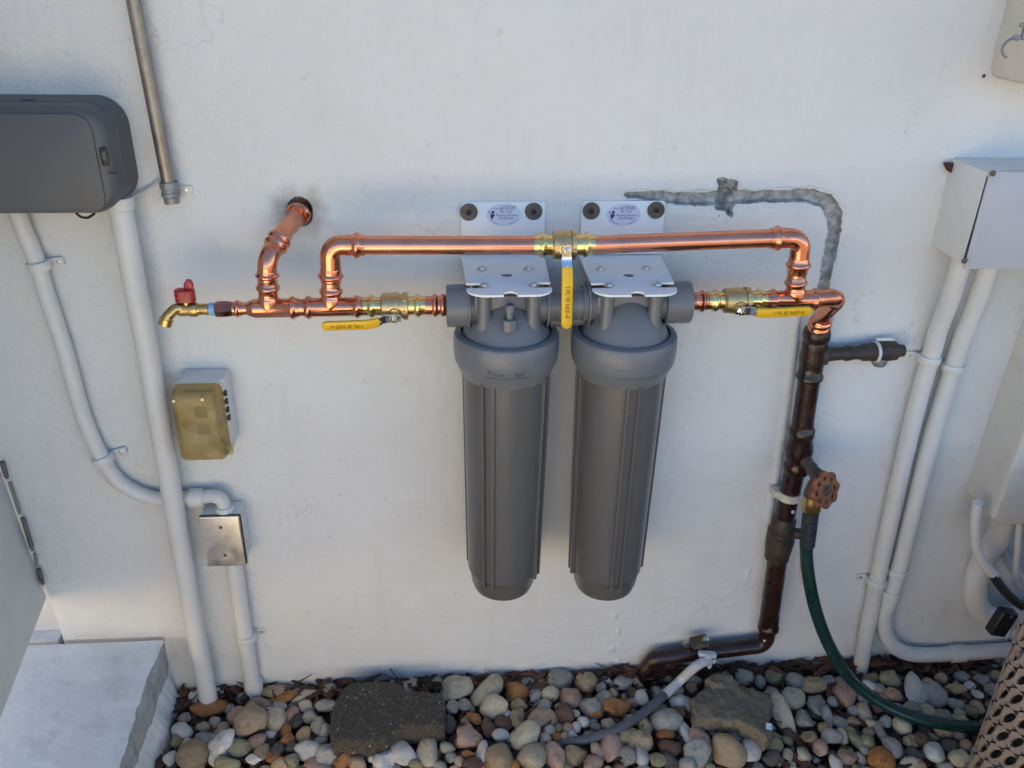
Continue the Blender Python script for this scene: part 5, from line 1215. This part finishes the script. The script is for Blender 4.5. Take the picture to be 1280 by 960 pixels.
# seen pebbles: x, y, width, height (photo pixels), turn in degrees, colour, 1 = lumpy
PB = [(262,885,44,20,12,'orange',0),(247,873,27,13,-35,'white',0),(228,857,17,11,0,'white',0),(312,903,40,38,0,'tan',1),(297,895,24,20,0,'pink',0),(343,900,28,25,15,'cream',0),(325,881,28,15,-10,'pink',0),(377,869,36,17,20,'cream',0),(383,883,21,14,0,'cream',0),(407,882,25,16,0,'white',0),(412,862,20,17,10,'grey',0),(345,864,34,20,8,'tan',0),(352,874,40,17,10,'orange',0),(281,930,36,31,15,'white',1),(258,923,28,20,10,'grey',0),(228,914,28,17,-30,'white',0),(241,944,36,34,0,'tan',0),(269,901,15,14,0,'grey',0),(254,909,17,14,20,'olive',0),(300,935,28,20,15,'olive',0),(322,927,28,15,-5,'pink',0),(328,940,18,22,0,'tan',0),(342,946,17,14,0,'orange',0),(284,955,32,18,0,'olive',0),(359,925,18,16,20,'orange',0),(364,934,13,15,0,'dark',0),(371,900,17,20,0,'dark',0),(364,893,16,20,-30,'pink',0),(388,896,19,14,20,'grey',0),(398,907,18,24,0,'cream',0),(406,914,17,17,0,'white',0),(381,919,20,17,0,'tan',0),(400,926,18,10,0,'grey',0),(385,938,32,24,10,'white',0),(410,944,30,22,20,'grey',0),(430,949,23,19,0,'orange',1),(350,885,18,14,0,'grey',0),(338,889,16,12,40,'white',0),(272,862,16,10,0,'white',0),(303,873,14,12,0,'grey',0),(369,884,18,12,0,'dark',0),(347,937,16,20,0,'dark',0),(358,912,12,16,0,'orange',0),(268,948,14,18,0,'white',0),(232,935,16,22,0,'white',0),(222,922,14,24,0,'olive',0),(212,948,14,20,0,'white',0),(319,949,20,12,0,'white',1),(350,955,22,16,0,'tan',0),(365,953,20,18,0,'olive',0),(394,956,26,16,0,'pink',0),(448,955,24,16,0,'tan',0),(465,948,11,9,0,'white',0),(480,950,26,22,0,'white',1),(505,941,30,32,25,'white',0),
(487,854,14,17,-25,'white',0),(513,855,19,21,0,'cream',0),(540,853,28,15,-8,'grey',0),(570,862,41,28,8,'cream',0),(607,863,46,26,42,'cream',0),(618,883,34,30,25,'cream',0),(646,864,29,23,0,'orange',0),(698,850,35,23,0,'grey',0),(733,853,26,26,0,'tan',0),(777,853,28,15,10,'grey',0),(660,854,20,14,0,'grey',0),(678,856,15,14,0,'tan',0),(688,868,21,16,0,'cream',0),(712,872,28,26,-15,'pink',0),(649,881,20,15,10,'tan',0),(678,884,24,15,10,'grey',0),(670,868,15,17,0,'grey',1),(755,873,21,15,0,'grey',0),(752,860,14,12,0,'grey',0),(767,866,11,11,0,'tan',0),(738,884,25,24,20,'grey',0),(773,883,34,22,20,'orange',1),(744,892,17,14,0,'orange',0),(753,884,13,11,0,'pink',0),(706,893,26,24,-10,'brown',0),(704,886,22,12,-15,'tan',0),(678,898,36,22,5,'tan',0),(629,904,22,18,-20,'brown',0),(646,895,17,20,0,'tan',1),(631,892,14,9,0,'white',0),(611,909,19,22,0,'brown',0),(626,920,21,15,0,'white',0),(657,919,42,28,22,'cream',0),(583,923,34,29,0,'pink',1),(580,881,16,17,0,'grey',0),(566,884,17,17,0,'grey',0),(563,905,15,20,0,'dark',0),(582,901,12,14,0,'tan',0),(592,897,14,20,30,'orange',0),(603,943,16,30,-8,'white',0),(625,947,33,36,0,'tan',0),(664,948,35,33,0,'cream',0),(693,946,24,33,0,'pink',0),(719,944,29,22,15,'tan',0),(741,953,23,22,0,'pink',0),(747,938,18,25,0,'pink',0),(764,934,25,35,0,'pink',0),(781,922,22,18,15,'olive',0),(784,945,23,25,0,'grey',0),(795,929,14,22,0,'tan',0),(535,940,28,36,12,'cream',0),(558,935,20,13,-15,'cream',0),(586,943,19,9,0,'orange',0),(564,947,13,12,0,'grey',0),(590,955,27,14,0,'brown',0),(574,952,12,13,0,'cream',0),(520,955,18,12,0,'olive',0),(549,957,18,10,0,'grey',0),(687,913,14,12,0,'grey',0),(699,910,10,10,0,'olive',0),(710,910,13,13,0,'pink',0),(721,909,12,12,0,'white',0),(729,902,14,14,0,'white',0),(696,921,12,10,0,'orange',0),(682,923,14,12,0,'cream',0),(716,918,12,10,0,'white',0),(706,921,12,10,0,'tan',0),(646,905,12,12,0,'tan',0),(652,907,10,9,0,'tan',0),(720,892,10,9,0,'white',0),(616,958,20,12,0,'orange',0),(644,957,14,14,0,'orange',0),
(802,872,19,17,20,'white',0),(791,866,14,16,0,'brown',0),(833,901,37,26,-15,'grey',0),(848,877,21,16,0,'white',0),(860,880,12,16,0,'grey',0),(857,916,16,29,8,'white',0),(874,922,27,22,-15,'pink',0),(832,919,22,15,0,'orange',0),(800,928,31,25,15,'tan',0),(806,907,18,26,-20,'tan',0),(802,946,20,23,0,'white',0),(837,934,27,22,-10,'brown',0),(872,942,34,34,-25,'grey',0),(911,940,46,36,-35,'tan',0),(937,938,27,38,-20,'white',0),(916,919,31,18,-5,'grey',0),(877,905,15,11,0,'tan',0),(891,911,14,18,0,'grey',1),(847,891,18,14,0,'brown',0),(823,886,22,12,20,'tan',0),(787,919,26,16,0,'olive',0),(822,950,24,18,0,'olive',0),(838,951,24,18,-20,'dark',0),(860,955,22,20,0,'grey',0),(978,892,25,46,8,'cream',0),(993,873,28,24,-10,'cream',0),(1016,856,37,19,8,'tan',0),(1055,868,26,32,-25,'pink',0),(1020,880,21,28,-10,'grey',1),(1005,900,20,22,15,'grey',0),(994,852,23,18,-15,'grey',0),(969,846,25,17,0,'olive',0),(950,852,14,14,0,'grey',0),(1035,895,12,26,0,'grey',1),(1040,922,25,18,5,'grey',0),(1026,935,20,22,-30,'pink',0),(1012,922,18,16,0,'tan',1),(1057,946,25,18,-10,'pink',0),(1003,944,18,20,0,'cream',1),(1044,953,17,19,-20,'white',0),(1063,914,12,14,0,'olive',0),(1050,903,18,16,0,'grey',0),(967,932,22,16,0,'olive',0),(966,948,22,18,0,'dark',1),(985,944,14,14,0,'cream',0),(1067,888,14,12,0,'grey',0),(1041,877,14,12,0,'grey',0),(1031,911,16,14,0,'tan',0),(1052,920,16,18,0,'cream',0),(1072,927,14,26,20,'olive',0),(1084,927,18,18,-25,'olive',0),(1080,890,19,23,-15,'cream',0),(1066,901,20,13,5,'tan',0),(1092,905,24,12,3,'cream',0),(1086,915,14,12,0,'tan',0),(1128,908,22,20,-15,'cream',0),(1114,933,24,30,-10,'grey',0),(1143,861,22,36,-25,'white',0),(1152,868,18,26,-35,'white',0),(1170,868,26,28,-25,'grey',0),(1195,861,28,13,-10,'tan',0),(1194,880,22,15,0,'grey',0),(1168,940,23,29,-20,'white',0),(1101,951,30,26,0,'orange',0),(1080,937,14,12,0,'grey',0),(1199,948,25,21,25,'cream',0),(1141,886,22,16,-10,'grey',0),(1120,884,20,9,-15,'white',0),(1213,888,17,16,0,'olive',0),(1186,932,20,15,0,'dark',0),(1207,932,15,14,0,'pink',0),(1222,868,12,15,0,'white',0),(1111,849,24,20,-50,'olive',1),(1137,955,26,14,0,'cream',0),(1148,957,22,14,0,'pink',0),(1100,915,12,22,0,'grey',0),(1200,890,16,12,0,'cream',0),(1175,896,26,14,0,'grey',0),(1160,888,18,18,0,'cream',0),(1180,914,24,16,0,'tan',0),(1176,848,16,12,0,'tan',0),(1222,884,14,20,0,'tan',0),(1160,855,16,14,0,'pink',0),(1086,858,18,13,0,'white',0),(1098,860,14,12,0,'grey',0),(1227,850,18,14,0,'grey',0),(1212,857,14,10,0,'white',0),(1137,926,16,16,0,'olive',1),(1150,925,20,16,0,'brown',0),(1197,918,16,14,0,'grey',0),(1245,845,16,14,0,'tan',0),(1240,862,18,14,0,'grey',0),(1256,853,14,12,0,'cream',0)]
rp = random.Random(5)
CN = {'white': 'white', 'grey': 'grey', 'cream': 'cream', 'tan': 'tan', 'pink': 'pinkish', 'orange': 'orange-brown', 'brown': 'dark brown', 'olive': 'olive', 'dark': 'charcoal'}
peb = []           # (object, px, py, w, h, colour, lumpy)
occ = []
def add_pebble(px, py, w, h, ang, col, lump, z=None, sink=0.0):
    zc_ = 0.004 if z is None else z
    p = atz(px, py, zc_); k = mpp(p)
    a = w*k*0.565; b = h*k*0.65; c_ = min(a, b)*rp.uniform(0.60, 0.84)
    p = atz(px, py, zc_ + c_*0.25)
    if p.y > -b*0.75: p.y = -b*0.75 - 0.002; 
    i = rp.randrange(14) if not lump else 14 + rp.randrange(4)
    o = bpy.data.objects.new('pebble', pmesh(i, col)); C.objects.link(o)
    o.location = p; o.scale = (a, b, c_)
    o.rotation_euler = (rp.uniform(-.34, .30), rp.uniform(-.32, .32), R_(ang) + rp.uniform(-.08, .08) + (math.pi if rp.random() < .5 else 0))
    peb.append((o, px, py, w, h, col, lump)); occ.append((p.x, p.y, (a+b)/2))
for t in PB: add_pebble(*t)
# fillers between them, as densely as pebbles lie
AVOID = [(485, 890, 78, 42), (917, 880, 48, 32), (230, 800, 60, 40)]
def bed_left(y):                                   # right border of the doorstep
    best = pb[0].x
    for i in range(len(pb)-1):
        if pb[i+1].y <= y <= pb[i].y: t = (y-pb[i].y)/(pb[i+1].y-pb[i].y); best = pb[i].x + t*(pb[i+1].x-pb[i].x)
    return best + 0.008
cols = ['grey']*5 + ['cream']*5 + ['tan']*4 + ['white']*4 + ['pink']*3 + ['olive']*2 + ['orange']*2 + ['brown'] + ['dark']
tries = 0
while len(peb) < 296 and tries < 20000:
    tries += 1
    px, py = rp.uniform(215, 1240), 845 + 120*rp.random()
    w = rp.uniform(13, 24); h = w*rp.uniform(0.65, 0.95)
    if any(abs(px-a) < c_ and abs(py-b) < d_ for a, b, c_, d_ in AVOID): continue
    p = atz(px, py, 0.004)
    if p.y > -0.012 or p.x < bed_left(p.y) + 0.006: continue
    k = mpp(p); rr = w*k*0.5
    if any((p.x-q[0])**2 + (p.y-q[1])**2 < (0.80*(rr+q[2]))**2 for q in occ): continue
    add_pebble(px, py, w, h, rp.uniform(-60, 60), rp.choice(cols), 0, z=-0.004)
# labels: colour, shape, neighbour; counted off where a neighbour has several alike
LM = [('beside the doorstep', 225, 915), ('at the thick conduit foot', 262, 872), ('at the foot of the short conduit', 322, 872), ('between short conduit and paver', 372, 905), ('in front of the paver', 475, 945), ('right behind the paver', 505, 852), ('just past the paver', 585, 880), ('well in front of the vented filter', 620, 940), ('under the vented filter, near the wall', 640, 870), ('under the unvented filter, near the wall', 740, 865), ('below the trailing grey cable end', 745, 940), ('on the near side of the grey cable', 815, 920), ('between the cable and the flat rock', 850, 895), ('in front of the flat rock', 915, 940), ('beside the flat rock towards the hose', 990, 880), ('near where the hose comes down', 1045, 870), ('on the near side of the hose', 1060, 930), ('between hose and wall', 1150, 860), ('beside the air conditioner grille', 1195, 935)]
by = {}
for t in peb:
    o, px, py, w, h, col, lump = t
    lm = min(LM, key=lambda q: (q[1]-px)**2 + ((q[2]-py)*1.6)**2)[0]
    size = 'large' if w*h > 800 else ('small' if w*h < 260 else '')
    shp = 'rough' if lump else ('long' if max(w, h)/min(w, h) > 1.75 else 'smooth')
    by.setdefault(' '.join(x for x in (size, CN[col], shp, 'pebble', lm) if x), []).append(t)
ORD = ['first', 'second', 'third', 'fourth', 'fifth', 'sixth', 'seventh', 'eighth', 'ninth', 'tenth', 'eleventh', 'twelfth']
for lab, ts in by.items():
    ts.sort(key=lambda t: t[1])
    for i, t in enumerate(ts):
        tag(t[0], lab if len(ts) == 1 else lab + ', %s from the doorstep' % ORD[min(i, 11)], 'pebble', 'pebbles of the gravel bed')
# small gravel filling the gaps and the bed beyond the frame
def gravel(n, reg, smin, smax, zlo, zhi, seed):
    r_ = random.Random(seed); mbs = {c_: MB() for c_ in ('grey', 'cream', 'tan', 'white', 'brown')}; 
    base = bmesh.new(); bmesh.ops.create_icosphere(base, subdivisions=2, radius=1); bv = [v.co.copy() for v in base.verts]; base.verts.index_update(); bf = [[v.index for v in f.verts] for f in base.faces]; base.free()
    vs_, fs, mi = [], [], []; keys = ['grey', 'cream', 'tan', 'white', 'brown', 'olive', 'pink']
    for _ in range(n):
        x, y = reg(r_)
        if x is None: continue
        s = r_.uniform(smin, smax); rot = Matrix.Rotation(r_.uniform(0, 6.28), 3, 'Z') @ Matrix.Rotation(r_.uniform(-.5, .5), 3, 'X')
        sx, sy, sz = s, s*r_.uniform(.6, .95), s*r_.uniform(.5, .75); of = V((r_.uniform(-9, 9), r_.uniform(-9, 9), 0)); z = r_.uniform(zlo, zhi)
        o = len(vs_); m_ = r_.choices(range(7), (5, 4, 4, 3, 3, 2, 2))[0]
        for v in bv:
            q = v*(1 + 0.22*noise.noise(v*1.2 + of)); vs_.append(tuple(rot @ V((q.x*sx, q.y*sy, q.z*sz)) + V((x, y, z))))
        for f in bf: fs.append([i+o for i in f]); mi.append(m_)
    me = bpy.data.meshes.new('small_gravel'); me.from_pydata(vs_, [], fs)
    for k in keys: me.materials.append(SG[k])
    me.polygons.foreach_set('material_index', mi); me.shade_smooth()
    o = bpy.data.objects.new('small_gravel', me); C.objects.link(o); o['kind'] = 'stuff'; return o
SG = {k: mat('small_gravel_' + k, c_, 0.65, var=0.45, vscale=28, bs=0.5, bscale=90, bdist=0.004) for k, c_ in (('grey', (.20, .185, .16)), ('cream', (.36, .30, .20)), ('tan', (.26, .18, .10)), ('white', (.44, .41, .35)), ('brown', (.10, .06, .04)), ('olive', (.2, .18, .12)), ('pink', (.32, .23, .19)))}
def reg1(r_):
    x, y = r_.uniform(-0.95, 1.35), r_.uniform(-0.42, -0.01)
    return (x, y) if x > bed_left(y) + 0.004 else (None, None)
g = gravel(2600, reg1, 0.005, 0.014, -0.032, -0.010, 3); tag(g, 'small mixed gravel filling the gaps between the pebbles', 'gravel')
def reg2(r_):
    x, y = r_.uniform(-0.95, 2.2), r_.uniform(-0.6, -0.34)
    return (x, y) if x > bed_left(max(y, -0.5)) + 0.02 else (None, None)
g = gravel(700, reg2, 0.014, 0.030, -0.03, -0.002, 4); tag(g, 'pebble gravel carrying on towards the viewer', 'gravel')

# leaf litter and bark along the wall
def litter():
    r_ = random.Random(8); mb = MB()
    for _ in range(2300):
        x = r_.uniform(-0.72, 1.3); y = -abs(r_.gauss(0, 0.022)) - 0.004 if r_.random() < 0.55 else r_.uniform(-0.32, -0.01)
        if x < bed_left(y): continue
        near = y > -0.05
        z = r_.uniform(-0.026, 0.020) if near else r_.uniform(-0.026, 0.008)
        L, W = r_.uniform(0.010, 0.036), r_.uniform(0.003, 0.010); a = r_.uniform(0, 6.28) if not near else r_.gauss(0, 0.5)
        rot = Matrix.Rotation(a, 3, 'Z') @ Matrix.Rotation(r_.gauss(0, .45), 3, 'X') @ Matrix.Rotation(r_.gauss(0, .3), 3, 'Y'); c_ = V((x, y, z)); cv_ = r_.uniform(-.3, .3)
        top = []
        for s, w in ((-1, .25), (-.4, 1), (.3, .9), (1, .15)):
            top += [V((s*L, -w*W, cv_*L*s*s)), V((s*L, w*W, cv_*L*s*s + W*.15))]
        vs_ = [rot @ p + c_ for p in top] + [rot @ (p - Z*0.0012) + c_ for p in top]
        for v in vs_: v.y = min(v.y, -0.002)
        fs = []
        for k in range(3): fs += [[2*k, 2*k+1, 2*k+3, 2*k+2], [8+2*k, 8+2*k+2, 8+2*k+3, 8+2*k+1], [2*k, 2*k+2, 8+2*k+2, 8+2*k], [2*k+1, 8+2*k+1, 8+2*k+3, 2*k+3]]
        fs += [[0, 8, 9, 1], [6, 7, 15, 14]]
        mb.cur = r_.choice((0, 0, 1)); mb.add(vs_, fs)
    return mb
g = build(litter(), 'leaf_litter', ['leaf', 'twig'], smooth=0, recalc=False); g['kind'] = 'stuff'; tag(g, 'dark rotting leaf and bark litter along the foot of the wall', 'leaf litter')
for i, (a, b, c_, d_, l_) in enumerate(((368, 856, 390, 843, 'thin dark twig leaning up from the litter near the short conduit'), (488, 836, 497, 848, 'thin dark twig leaning on the wall behind the paver'), (452, 853, 478, 842, 'broad brown bark strip against the wall behind the paver'))):
    p0, p1 = at(a, b, 0.03), at(c_, d_, 0.008); mb = MB(); mb.sweep([p0, p0.lerp(p1, .5) + V((0, -.003, .003)), p1], [0.0022, 0.002, 0.0012] if i < 2 else [0.005, .006, .002], 8, scale=(1, .6)); tag(build(mb, 'twig', 'twig', origin=p0), l_, 'twig', 'twigs along the wall')
